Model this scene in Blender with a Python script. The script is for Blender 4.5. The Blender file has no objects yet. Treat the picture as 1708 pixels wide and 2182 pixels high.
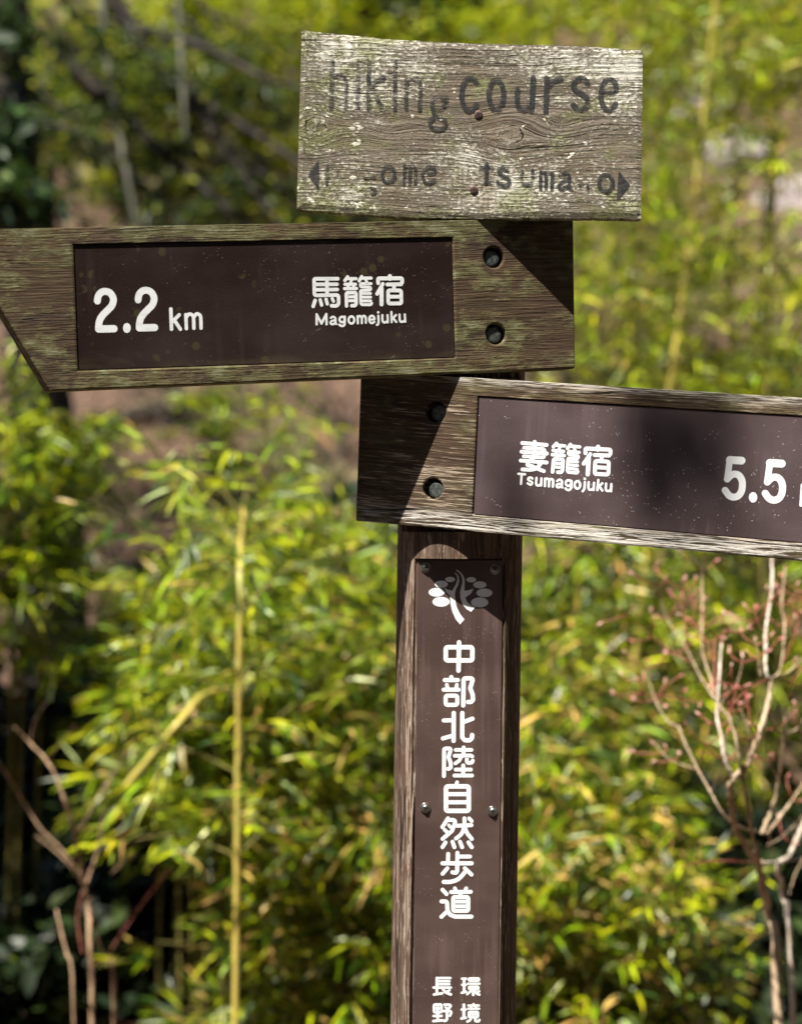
import bpy, bmesh, math, random
import numpy as np
from mathutils import Vector, Matrix, noise as mnoise

random.seed(7); rng = np.random.default_rng(11)
scene = bpy.context.scene
col = scene.collection

# ------------------------------------------------------------------ camera, sky, sun, exposure
CAM_D, CAM_Z = 2.321, 1.30
FU = 1886.0 * CAM_D                      # focal length in reference units (frame 1708 x 2182)
cam_data = bpy.data.cameras.new('camera'); cam = bpy.data.objects.new('camera', cam_data)
col.objects.link(cam); scene.camera = cam
cam.location = (0, -CAM_D, CAM_Z); cam.rotation_euler = (math.radians(90), 0, 0)
cam_data.sensor_fit = 'HORIZONTAL'; cam_data.sensor_width = 24.0
cam_data.lens = 24.0 * FU / 1708.0
cam_data.clip_start = 0.05; cam_data.clip_end = 500
cam_data.dof.use_dof = True
cam_data.dof.focus_distance = 2.215
cam_data.dof.aperture_fstop = 3.1

SUN = Vector((-0.32, -0.402, 1.0)).normalized()
world = bpy.data.worlds.new('World'); scene.world = world; world.use_nodes = True
wn = world.node_tree; wn.nodes.clear()
sky = wn.nodes.new('ShaderNodeTexSky'); sky.sky_type = 'NISHITA'; sky.sun_disc = False
sky.sun_elevation = math.asin(SUN.z); sky.sun_rotation = math.atan2(SUN.x, SUN.y)
bg = wn.nodes.new('ShaderNodeBackground'); bg.inputs[1].default_value = 0.05
wo = wn.nodes.new('ShaderNodeOutputWorld')
wn.links.new(sky.outputs[0], bg.inputs[0]); wn.links.new(bg.outputs[0], wo.inputs[0])
sl = bpy.data.lights.new('sun', 'SUN'); sl.energy = 5.0; sl.angle = math.radians(0.53); sl.color = (1.0, 0.94, 0.84)
so = bpy.data.objects.new('sun', sl); col.objects.link(so)
so.rotation_euler = SUN.to_track_quat('Z', 'Y').to_euler(); so.location = (-3, -4, 9)
scene.view_settings.view_transform = 'Standard'; scene.view_settings.look = 'None'
scene.view_settings.gamma = 1.0; scene.view_settings.use_curve_mapping = False
scene.view_settings.exposure = 1.3
scene.render.engine = 'CYCLES'
scene.cycles.max_bounces = 6; scene.cycles.transparent_max_bounces = 6

# ------------------------------------------------------------------ node helpers
class E:
    """tiny expression wrapper for shader sockets"""
    def __init__(s, m, sock): s.m = m; s.s = sock
    def _op(s, op, o=None, rev=False, clamp=False):
        n = s.m.nodes.new('ShaderNodeMath'); n.operation = op; n.use_clamp = clamp
        a, b = (o, s) if rev else (s, o)
        for i, q in enumerate((a, b)):
            if q is None: continue
            if isinstance(q, E): s.m.links.new(q.s, n.inputs[i])
            else: n.inputs[i].default_value = float(q)
        return E(s.m, n.outputs[0])
    def __add__(s, o): return s._op('ADD', o)
    __radd__ = __add__
    def __sub__(s, o): return s._op('SUBTRACT', o)
    def __rsub__(s, o): return s._op('SUBTRACT', o, True)
    def __mul__(s, o): return s._op('MULTIPLY', o)
    __rmul__ = __mul__
    def __truediv__(s, o): return s._op('DIVIDE', o)
    def pw(s, o): return s._op('POWER', o)
    def abs(s): return s._op('ABSOLUTE')
    def exp(s): return s._op('EXPONENT')
    def tanh(s): return s._op('TANH')
    def mx(s, o): return s._op('MAXIMUM', o)
    def mn(s, o): return s._op('MINIMUM', o)
    def ss(s, lo, hi):
        n = s.m.nodes.new('ShaderNodeMapRange'); n.interpolation_type = 'SMOOTHSTEP'
        s.m.links.new(s.s, n.inputs[0]); n.inputs[1].default_value = lo; n.inputs[2].default_value = hi
        return E(s.m, n.outputs[0])

class Mat:
    def __init__(self, name):
        self.mat = bpy.data.materials.new(name); self.mat.use_nodes = True
        self.t = self.mat.node_tree; self.t.nodes.clear()
        self.nodes, self.links = self.t.nodes, self.t.links
        self.out = self.nodes.new('ShaderNodeOutputMaterial')
        self.p = self.nodes.new('ShaderNodeBsdfPrincipled')
        self.links.new(self.p.outputs[0], self.out.inputs[0])
    def xyz(self, kind='Object'):
        c = self.nodes.new('ShaderNodeTexCoord'); s = self.nodes.new('ShaderNodeSeparateXYZ')
        self.links.new(c.outputs[kind], s.inputs[0])
        return [E(self, s.outputs[i]) for i in range(3)]
    def vec(self, x, y, z):
        n = self.nodes.new('ShaderNodeCombineXYZ')
        for i, q in enumerate((x, y, z)):
            if isinstance(q, E): self.links.new(q.s, n.inputs[i])
            else: n.inputs[i].default_value = float(q)
        return n.outputs[0]
    def noise(self, v, scale=1.0, detail=2.0, rough=0.5, dist=0.0):
        n = self.nodes.new('ShaderNodeTexNoise')
        self.links.new(v, n.inputs['Vector']); n.inputs['Scale'].default_value = scale
        n.inputs['Detail'].default_value = detail; n.inputs['Roughness'].default_value = rough
        n.inputs['Distortion'].default_value = dist
        return E(self, n.outputs[0])
    def voro(self, v, scale=1.0, feat='F1'):
        n = self.nodes.new('ShaderNodeTexVoronoi'); n.feature = feat
        self.links.new(v, n.inputs['Vector']); n.inputs['Scale'].default_value = scale
        return E(self, n.outputs['Distance']), E(self, n.outputs['Color'])
    def mix(self, a, b, f):
        n = self.nodes.new('ShaderNodeMix'); n.data_type = 'RGBA'; n.clamp_factor = True
        for i, q in ((6, a), (7, b)):
            if isinstance(q, tuple): n.inputs[i].default_value = (*q, 1)
            else: self.links.new(q.s if isinstance(q, E) else q, n.inputs[i])
        if isinstance(f, E): self.links.new(f.s, n.inputs[0])
        else: n.inputs[0].default_value = f
        return n.outputs[2]
    def set(self, key, v):
        i = self.p.inputs[key]
        if isinstance(v, E): self.links.new(v.s, i)
        elif isinstance(v, tuple): i.default_value = (*v, 1)
        elif isinstance(v, (int, float)): i.default_value = v
        else: self.links.new(v, i)
    def bump(self, h, dist, strength=1.0):
        n = self.nodes.new('ShaderNodeBump'); n.inputs['Distance'].default_value = dist
        n.inputs['Strength'].default_value = strength
        self.links.new(h.s, n.inputs['Height']); self.links.new(n.outputs[0], self.p.inputs['Normal'])

# ------------------------------------------------------------------ wood
def wood_board(name, tone, seed, streak_lo=None, streak_hi=None, v0=0.0, v1=0.17, moss=1.0, brown=None):
    """weathered direction board; object x runs along the grain, y across it"""
    m = Mat(name); x, y, z = m.xyz()
    warp = m.noise(m.vec(x * 3 + seed, y * 9, z * 5), 1, 2)
    yy = y + (warp - 0.5) * 0.012
    g = m.noise(m.vec(x * 15 + seed, yy * 430, z * 60), 1, 4, 0.65)
    g2 = m.noise(m.vec(x * 34, yy * 620 + seed, z * 90), 1, 2, 0.6)
    broad = m.noise(m.vec(x * 5, yy * 28, z * 9 + seed), 1, 3, 0.55)
    patch = m.noise(m.vec(x * 16 + seed, y * 34, z * 20), 1, 4, 0.65)
    spot = m.noise(m.vec(x * 60, y * 110, z * 60 + seed), 1, 3, 0.6)
    gl = g.ss(0.28, 0.76)
    c = m.mix(tone[0], tone[1], gl)
    c = m.mix(c, tone[2], broad.ss(0.45, 0.75) * g2.ss(0.42, 0.6) * 0.5)
    # algae and lichen, thickest along the upper and lower arris
    edge = ((y - v0).abs().mn((y - v1).abs()) * -30.0 + 1.0).mx(0.0)
    alg = (patch + edge * 0.10 + (spot - 0.5) * 0.6).ss(0.45, 0.64)
    dk = m.noise(m.vec(x * 7 + seed * 2, yy * 16, 3.3), 1, 4, 0.65)
    c = m.mix(c, m.mix((0.020, 0.013, 0.009), (0.065, 0.042, 0.027), gl), dk.ss(0.50, 0.66) * 0.85)
    c = m.mix(c, m.mix((0.085, 0.080, 0.030), (0.175, 0.165, 0.075), gl), alg * 0.8 * moss)
    lich = (patch * 0.6 + spot * 0.6 + edge * 0.04).ss(0.68, 0.78)
    c = m.mix(c, (0.23, 0.235, 0.145), lich * 0.6 * moss)
    if brown:
        for (bx, w) in brown:
            k = (((x - bx) / w).pw(2.0) * -1.0).exp() * (broad * 0.8 + 0.3)
            c = m.mix(c, m.mix((0.035, 0.020, 0.013), (0.105, 0.062, 0.04), gl), k)
    if streak_lo is not None:
        fib = (g * 0.55 + g2 * 0.55 + (broad - 0.5) * 0.5)
        zone = (y * -1.0 + streak_lo).ss(-0.006, 0.012)
        if streak_hi is not None: zone = zone.mx((y - streak_hi).ss(-0.004, 0.010) * 0.55)
        xz = (x + 0.06).ss(0.0, 0.16)
        c = m.mix(c, (0.62, 0.60, 0.56), fib.ss(0.50, 0.60) * zone * xz)
        c = m.mix(c, (0.40, 0.33, 0.25), fib.ss(0.60, 0.68) * 0.7)
    crack = m.noise(m.vec(x * 2.2 + seed * 3, yy * 62, 0.3), 1, 1)
    ck = ((crack - 0.5).abs() * -1.0 + 0.011).ss(0.0, 0.009) * m.noise(m.vec(x * 5, y * 30, seed), 1, 1).ss(0.5, 0.6)
    c = m.mix(c, (0.012, 0.009, 0.007), ck)
    m.set('Base Color', c); m.set('Roughness', 0.82); m.set('Specular IOR Level', 0.25)
    m.bump(g * 0.6 + g2 * 0.5 + spot * 0.35 * alg - ck * 1.3, 0.0022, 0.9)
    return m.mat

def wood_sign(name):
    """bleached, flaking sign board with knots"""
    m = Mat(name); x, y, z = m.xyz()
    knots = [(0.283, 0.108, 0.013, 2.2), (0.232, 0.088, 0.017, 2.0), (0.018, 0.092, 0.016, 1.6), (0.100, 0.100, 0.010, 2.0)]
    yk = y + (m.noise(m.vec(x * 4, y * 10, 1.7), 1, 2) - 0.5) * 0.018
    ring = None
    for (kx, ky, r, w) in knots:
        dx, dy = x - kx, y - ky
        push = (dy / r).tanh() * ((dx / (r * w)).pw(2.0) * -1.0).exp() * ((dy / (r * 2.6)).pw(2.0) * -1.0).exp()
        yk = yk - push * (r * 0.85)
        d = ((dx / 1.2).pw(2.0) + dy.pw(2.0)).pw(0.5) + (m.noise(m.vec(x * 110, y * 110, 0), 1, 2) - 0.5) * 0.006
        kk = (d * -1.0 + r * 0.5).ss(0.0, r * 0.5) * 0.8
        rr = (d * -1.0 + r * 0.62).ss(0.0, 0.0012) * (d - r * 0.50).ss(0.0, 0.0012) * m.noise(m.vec(x * 60, y * 60, kx * 9), 1, 2).ss(0.48, 0.60)
        ring = (kk, rr) if ring is None else (ring[0].mx(kk), ring[1].mx(rr))
    g = m.noise(m.vec(x * 7, yk * 260, z * 40), 1, 3, 0.6)
    g2 = m.noise(m.vec(x * 40, yk * 420, z * 60), 1, 3, 0.65)
    fl = m.noise(m.vec(x * 190, yk * 330, 4.0), 1, 4, 0.8)
    big = m.noise(m.vec(x * 7 + 3.0, y * 15, 2.0), 1, 3, 0.6)
    big2 = m.noise(m.vec(x * 10 + 9.0, y * 12 + 3, 7.0), 1, 3, 0.6)
    top = (y - 0.135).ss(0.0, 0.035)
    c = m.mix((0.085, 0.068, 0.050), (0.22, 0.185, 0.145), g.ss(0.32, 0.66))
    c = m.mix(c, (0.13, 0.098, 0.062), big2.ss(0.48, 0.66) * 0.75)
    white = (fl * 0.75 + g2 * 0.35 + (big - 0.5) * 0.72 + top * 0.045)
    c = m.mix(c, (0.345, 0.325, 0.265), white.ss(0.50, 0.64) * 0.8)
    c = m.mix(c, (0.57, 0.56, 0.50), white.ss(0.625, 0.70))
    # moss, stronger at the left end and the lower edge
    mo = m.noise(m.vec(x * 22 + 5, y * 30, 8.0), 1, 4, 0.7)
    lean = (x * -7.0 + 0.75).mx(0.0) * 0.13 + (y * -16.0 + 0.7).mx(0.0) * 0.09 + ((x - 0.355) * 9.0).mx(0.0) * 0.10
    moss = (mo + lean).ss(0.50, 0.68)
    c = m.mix(c, m.mix((0.095, 0.095, 0.030), (0.30, 0.315, 0.165), fl.ss(0.4, 0.62)), moss * 0.78)
    lichen = (m.noise(m.vec(x * 55, y * 70, 3.0), 1, 3, 0.6) + lean * 0.6).ss(0.66, 0.71)
    c = m.mix(c, (0.80, 0.79, 0.66), lichen)
    c = m.mix(c, (0.10, 0.085, 0.05), ring[0] * 0.75); c = m.mix(c, (0.012, 0.010, 0.008), ring[1])
    line = m.noise(m.vec(x * 1.6, yk * 95, 5.0), 1, 2)
    ln = ((line - 0.5).abs() * -1.0 + 0.011).ss(0.0, 0.009) * m.noise(m.vec(x * 6, y * 40, 2), 1, 1).ss(0.42, 0.58)
    c = m.mix(c, (0.025, 0.019, 0.013), ln * 0.75)
    # light stain where water runs off the screws
    st = (((x - 0.207) / 0.009).pw(2.0) * -1.0).exp() * (y * -1.0 + 0.118).ss(0.0, 0.01)
    c = m.mix(c, (0.16, 0.115, 0.075), st * 0.4)
    m.set('Base Color', c); m.set('Roughness', 0.9); m.set('Specular IOR Level', 0.2)
    m.bump(g * 0.7 + g2 * 0.6 + white.ss(0.5, 0.62) * 0.35 - ln * 1.6 - ring[1] * 1.5, 0.0026, 1.0)
    return m.mat

def wood_post(name):
    m = Mat(name); x, y, z = m.xyz()
    w = m.noise(m.vec(x * 14, y * 14, z * 5), 1, 2)
    xx, yy = x + (w - 0.5) * 0.035, y + (w - 0.5) * 0.02
    g = m.noise(m.vec(xx * 150, yy * 150, z * 3.2), 1, 3, 0.6)
    g2 = m.noise(m.vec(xx * 320, yy * 320, z * 16), 1, 2, 0.6)
    fig = m.noise(m.vec(xx * 42, yy * 42, z * 1.5), 1, 2, 0.5)
    nick = m.noise(m.vec(x * 160, y * 160, z * 70), 1, 3, 0.7)
    c = m.mix((0.055, 0.034, 0.022), (0.150, 0.102, 0.074), g.ss(0.34, 0.68))
    c = m.mix(c, (0.105, 0.060, 0.040), fig.ss(0.48, 0.60) * 0.75)
    c = m.mix(c, (0.31, 0.245, 0.195), (g2 * 0.6 + fig * 0.3 + nick * 0.25).ss(0.60, 0.68) * 0.8)
    c = m.mix(c, (0.46, 0.39, 0.31), nick.ss(0.66, 0.72) * 0.6)
    line = m.noise(m.vec(xx * 34, yy * 34, z * 0.5), 1, 1)
    ck = ((line - 0.5).abs() * -1.0 + 0.010).ss(0.0, 0.008)
    c = m.mix(c, (0.010, 0.008, 0.006), ck * 0.85)
    m.set('Base Color', c); m.set('Roughness', 0.8); m.set('Specular IOR Level', 0.25)
    m.bump(g * 0.6 + g2 * 0.5 + nick * 0.3 - ck * 1.5, 0.003, 0.9)
    return m.mat

def plate_mat(name, base, seed, dust, spots, scuff=0.0, spec=0.45):
    m = Mat(name); x, y, z = m.xyz()
    fine = m.noise(m.vec(x * 900, y * 900, seed), 1, 2, 0.6)
    cloud = m.noise(m.vec(x * 9 + seed, y * 13, 1), 1, 3, 0.55)
    c = m.mix(base, tuple(min(1, b * 1.5 + 0.012) for b in base), (cloud * 0.8 + fine * 0.35).ss(0.42, 0.78))
    c = m.mix(c, tuple(b * 2.4 + 0.015 for b in base), fine.ss(0.60, 0.72) * 0.55)
    run = m.noise(m.vec(x * 75 + seed, y * 3.5, 2), 1, 3, 0.6) * m.noise(m.vec(x * 6, y * 7, seed + 3), 1, 2)
    c = m.mix(c, tuple(b * 2.2 + 0.02 for b in base), run.ss(0.27, 0.42) * 0.45)
    d, cc = m.voro(m.vec(x, y, seed), 260)
    sz = m.noise(m.vec(x * 40, y * 40, seed + 2), 1, 1)
    pick = m.noise(m.vec(x * 9, y * 9, seed + 5), 1, 3, 0.65)
    sp = (d * -1.0 + 0.16).ss(0.0, 0.08) * (sz + pick).ss(1.02, 1.10)
    c = m.mix(c, (0.55, 0.53, 0.52), sp * dust)
    if spots:   # lichen rings gathering near the lower edge
        low = (y * -1.0 + spots).ss(0.0, 0.05)
        d2, _ = m.voro(m.vec(x, y, seed + 1), 62)
        pk = m.noise(m.vec(x * 30, y * 30, seed + 9), 1, 2)
        rgn = (d2 * -1.0 + 0.33).ss(0.0, 0.10) * (pk + low * 0.12).ss(0.56, 0.64)
        c = m.mix(c, (0.075, 0.064, 0.028), rgn * 0.45)
        hz = m.noise(m.vec(x * 14, y * 40, seed), 1, 3, 0.6)
        c = m.mix(c, (0.085, 0.072, 0.042), (hz * 0.6 + low * 0.35).ss(0.45, 0.75) * 0.6)
    if scuff:
        s = m.noise(m.vec(x * 45 + y * 30, (y - x * 0.55) * 260, seed), 1, 2, 0.5)
        s2 = m.noise(m.vec(x * 11, y * 14, seed + 4), 1, 1)
        c = m.mix(c, (0.25, 0.22, 0.22), s.ss(0.66, 0.76) * s2.ss(0.55, 0.65) * scuff)
    m.set('Base Color', c); m.set('Roughness', fine * 0.2 + 0.36); m.set('Specular IOR Level', spec)
    m.bump(fine + cloud * 0.3, 0.0004, 0.5)
    return m.mat

def paint_white(name, wear):
    m = Mat(name); x, y, z = m.xyz()
    a = m.noise(m.vec(x * 60, y * 210, z * 60), 1, 4, 0.65)
    b = m.noise(m.vec(x * 18, y * 18, 3), 1, 2)
    f = m.noise(m.vec(x * 500, y * 500, 1), 1, 2)
    c = m.mix((0.80, 0.82, 0.84), (0.56, 0.60, 0.60), (a * 0.7 + b * 0.4).ss(0.48, 0.72) * wear)
    c = m.mix(c, (0.20, 0.20, 0.17), (a * 0.7 + f * 0.35).ss(0.68, 0.76) * wear * 0.9)
    m.set('Base Color', c); m.set('Roughness', 0.5)
    return m.mat

def paint_black(name, keep=0.0):
    """old lettering paint that has flaked away along the grain"""
    m = Mat(name); x, y, z = m.xyz()
    g = m.noise(m.vec(x * 30, y * 520, 1), 1, 3, 0.7)
    fl = m.noise(m.vec(x * 170, y * 300, 4.0), 1, 4, 0.8)
    patch = m.noise(m.vec(x * 30, y * 34, 7), 1, 2)
    c = m.mix((0.016, 0.018, 0.020), (0.06, 0.062, 0.062), fl.ss(0.45, 0.65))
    m.set('Base Color', c); m.set('Roughness', 0.75); m.set('Specular IOR Level', 0.25)
    old = (x * -1.0 + 0.20).ss(0.0, 0.16) * 0.06 + (y - 0.165).ss(0.0, 0.02) * 0.03
    wear = (g * 0.5 + fl * 0.5 + patch * 0.25 + old - keep).ss(0.615, 0.75)
    tr = m.nodes.new('ShaderNodeBsdfTransparent'); mx = m.nodes.new('ShaderNodeMixShader')
    m.links.new((wear * 0.78 + 0.17).s, mx.inputs[0]); m.links.new(m.p.outputs[0], mx.inputs[1])
    m.links.new(tr.outputs[0], mx.inputs[2]); m.links.new(mx.outputs[0], m.out.inputs[0])
    return m.mat

def simple(name, c, rough=0.6, metal=0.0, spec=0.5, var=None, scale=60, bump=0.0):
    m = Mat(name); x, y, z = m.xyz()
    n = m.noise(m.vec(x, y, z), scale, 3, 0.6)
    m.set('Base Color', m.mix(c, var or tuple(q * 0.6 for q in c), n.ss(0.4, 0.65)))
    m.set('Roughness', rough); m.set('Metallic', metal); m.set('Specular IOR Level', spec)
    if bump: m.bump(n, bump, 0.8)
    return m.mat

def leaf_mat(name, trans=0.38, rough=0.42, spec=0.5):
    m = Mat(name)
    a = m.nodes.new('ShaderNodeAttribute'); a.attribute_name = 'Col'
    m.set('Base Color', a.outputs['Color']); m.set('Roughness', rough); m.set('Specular IOR Level', spec)
    tl = m.nodes.new('ShaderNodeBsdfTranslucent'); mx = m.nodes.new('ShaderNodeMixShader')
    m.links.new(a.outputs['Color'], tl.inputs[0]); mx.inputs[0].default_value = trans
    m.links.new(m.p.outputs[0], mx.inputs[1]); m.links.new(tl.outputs[0], mx.inputs[2])
    m.links.new(mx.outputs[0], m.out.inputs[0])
    return m.mat

def bark(name, c0, c1, s=30, band=0.0):
    m = Mat(name); x, y, z = m.xyz()
    n = m.noise(m.vec(x * s, y * s, z * s * 0.3), 1, 4, 0.65)
    c = m.mix(c0, c1, n.ss(0.38, 0.64))
    m.set('Base Color', c); m.set('Roughness', 0.85); m.set('Specular IOR Level', 0.25)
    m.bump(n, 0.01, 0.8)
    return m.mat

# ------------------------------------------------------------------ object helpers
def tag(o, label=None, cat=None, group=None, kind=None):
    if label: o['label'] = label
    if cat: o['category'] = cat
    if group: o['group'] = group
    if kind: o['kind'] = kind
    return o
def empty(name, loc):
    o = bpy.data.objects.new(name, None); col.objects.link(o); o.location = loc; o.empty_display_size = 0.1
    return o
def mesh_obj(name, verts, faces, mat, parent=None, smooth=True):
    me = bpy.data.meshes.new(name); me.from_pydata([tuple(v) for v in verts], [], faces); me.update()
    if smooth: me.polygons.foreach_set('use_smooth', [True] * len(me.polygons))
    o = bpy.data.objects.new(name, me); col.objects.link(o)
    for q in (mat if isinstance(mat, list) else [mat]): me.materials.append(q)
    if parent: o.parent = parent
    return o
def sub(parent_loc, pts): return [Vector(p) - Vector(parent_loc) for p in pts]

def smooth_path(pts, rad, n=5):
    """Catmull-Rom through points"""
    P = [Vector(p) for p in pts]; Q = []; R = []
    for i in range(len(P) - 1):
        p0 = P[max(i - 1, 0)]; p1 = P[i]; p2 = P[i + 1]; p3 = P[min(i + 2, len(P) - 1)]
        for k in range(n):
            t = k / n
            Q.append(0.5 * ((2 * p1) + (p2 - p0) * t + (2 * p0 - 5 * p1 + 4 * p2 - p3) * t * t + (3 * p1 - p0 - 3 * p2 + p3) * t ** 3))
            R.append(rad[i] * (1 - t) + rad[i + 1] * t)
    Q.append(P[-1]); R.append(rad[-1])
    return Q, R
def tube(path, rads, sides=8, cap=True, wob=0.0):
    V = []; F = []
    n = len(path); up = Vector((0.3, 0.9, 0.25)).normalized()
    for i, p in enumerate(path):
        d = (path[min(i + 1, n - 1)] - path[max(i - 1, 0)])
        d = d.normalized() if d.length > 1e-9 else Vector((0, 0, 1))
        a = d.cross(up)
        if a.length < 0.1: a = d.cross(Vector((1, 0, 0)))
        a.normalize(); b = d.cross(a)
        for k in range(sides):
            t = 2 * math.pi * k / sides
            r = rads[i] * (1 + wob * mnoise.noise(p * 14 + Vector((math.cos(t), math.sin(t), 0)) * 2))
            V.append(p + a * math.cos(t) * r + b * math.sin(t) * r)
    for i in range(n - 1):
        for k in range(sides):
            k2 = (k + 1) % sides
            F.append((i * sides + k, i * sides + k2, (i + 1) * sides + k2, (i + 1) * sides + k))
    if cap:
        F.append(tuple(range(sides - 1, -1, -1))); F.append(tuple((n - 1) * sides + k for k in range(sides)))
    return V, F
def join(parts):
    V = []; F = []
    for v, f in parts:
        o = len(V); V += list(v); F += [tuple(i + o for i in q) for q in f]
    return V, F

# ================================================================== THE SIGNPOST
AX = 0.067                                       # post axis (x) at eye level
PL = dict(left=(-0.085, 0.329), right=(-0.085, -0.353), sign=(-0.081, -0.059), plate=(-0.048, 0.0))
def unproj(u, v, key):
    b, t = PL[key]; r0 = (u - 854) / FU; r2 = (1091 - v) / FU
    s = (b - t * AX + CAM_D) / (1 - t * r0)
    return Vector((r0 * s, s - CAM_D, CAM_Z + r2 * s))
def nat(f, x0, y0):                              # photo detail coordinates -> reference units
    return lambda p: ((x0 + p[0] * f) / 1.8770, (y0 + p[1] * f) / 1.8770)

class Frame:
    """a board: local x along it, y up across it, z out of its front face"""
    def __init__(s, key, a, b):
        s.key = key; A = unproj(*a, key); B = unproj(*b, key)
        t = PL[key][1]; nrm = Vector((t, -1, 0)).normalized()
        s.X = (B - A).normalized(); s.Z = nrm; s.Y = s.Z.cross(s.X); s.O = A
        s.M = Matrix((s.X, s.Y, s.Z)).transposed().to_4x4(); s.M.translation = A
        s.I = s.M.inverted()
    def loc(s, u, v):
        p = s.I @ unproj(u, v, s.key); return Vector((p.x, p.y))

POST_BASE = Vector((0.0485, 0.0, 0.0))
signpost = empty('signpost', POST_BASE)
tag(signpost, 'brown wooden trail signpost with two arrow boards and a bleached hiking course sign', 'signpost')
def to_post(o, M):
    o.parent = signpost; o.matrix_basis = Matrix.Translation(-POST_BASE) @ M

M_left = wood_board('wood_left_board', ((0.034, 0.020, 0.011), (0.105, 0.070, 0.038), (0.22, 0.16, 0.09)), 2.3, moss=1.0, brown=[(0.555, 0.022)])
M_right = wood_board('wood_right_board', ((0.030, 0.018, 0.010), (0.098, 0.062, 0.033), (0.21, 0.15, 0.08)), 7.9, streak_lo=0.019, streak_hi=0.158, moss=0.45, brown=[(0.06, 0.02), (0.10, 0.016)])
M_sign = wood_sign('wood_bleached_sign')
M_post = wood_post('wood_post')
M_pl_l = plate_mat('plate_brown_left', (0.016, 0.0078, 0.0064), 1.0, 0.25, 0.055, 0.5, 0.2)
M_pl_r = plate_mat('plate_brown_right', (0.052, 0.034, 0.036), 4.0, 1.0, None, 0.25)
M_pl_p = plate_mat('plate_brown_post', (0.056, 0.033, 0.028), 6.0, 0.35, None, 0.15)
M_wht_l = paint_white('paint_white_worn', 0.6)
M_wht = paint_white('paint_white_clean', 0.10)
M_blk = paint_black('paint_black_worn')
M_blk2 = paint_black('paint_black_solid', 0.06)
M_blk3 = paint_black('paint_black_small', 0.02)
M_bolt = simple('bolt_dark_steel', (0.050, 0.058, 0.056), 0.42, 0.35, 0.5, (0.09, 0.10, 0.09), 220, 0.0004)
M_boltmark = simple('bolt_mark', (0.22, 0.25, 0.24), 0.5, 0.3)
M_steel = simple('screw_steel', (0.42, 0.41, 0.40), 0.3, 0.9, 0.5, (0.25, 0.23, 0.21), 300)
M_rust = simple('screw_rust', (0.115, 0.062, 0.058), 0.55, 0.4, 0.5, (0.07, 0.035, 0.03), 300)
M_dark = simple('recess_dark', (0.010, 0.009, 0.008), 0.9)

def eval_mesh(o):
    dg = bpy.context.evaluated_depsgraph_get()
    me = bpy.data.meshes.new_from_object(o.evaluated_get(dg)); return me
def prism(outline, z0, z1):
    n = len(outline)
    V = [(p[0], p[1], z0) for p in outline] + [(p[0], p[1], z1) for p in outline]
    F = [tuple(range(n - 1, -1, -1)), tuple(range(n, 2 * n))] + [(i, (i + 1) % n, n + (i + 1) % n, n + i) for i in range(n)]
    return V, F
def circle(c, r, n=32): return [(c[0] + r * math.cos(2 * math.pi * k / n), c[1] + r * math.sin(2 * math.pi * k / n)) for k in range(n)]

def make_board(frame, name, outline, panel, holes, thick, mat, bev=0.0022):
    V, F = prism(outline, -thick, 0); o = mesh_obj(name, V, F, mat, smooth=False)
    cut = []
    if panel:
        cv, cf = prism(panel, -0.0042, 0.02); cut.append(mesh_obj('cut', cv, cf, mat, smooth=False))
    for h in holes:
        cv, cf = prism(circle(h, 0.0115), -0.0135, 0.02); cut.append(mesh_obj('cut', cv, cf, mat, smooth=False))
    for c in cut:
        md = o.modifiers.new('b', 'BOOLEAN'); md.operation = 'DIFFERENCE'; md.solver = 'EXACT'; md.object = c
    b = o.modifiers.new('bev', 'BEVEL'); b.width = bev; b.segments = 2; b.limit_method = 'ANGLE'; b.angle_limit = math.radians(40)
    me = eval_mesh(o); o.modifiers.clear(); old = o.data; o.data = me; bpy.data.meshes.remove(old)
    for c in cut: bpy.data.objects.remove(c)
    me.materials.clear(); me.materials.append(mat)
    to_post(o, frame.M); return o

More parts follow.
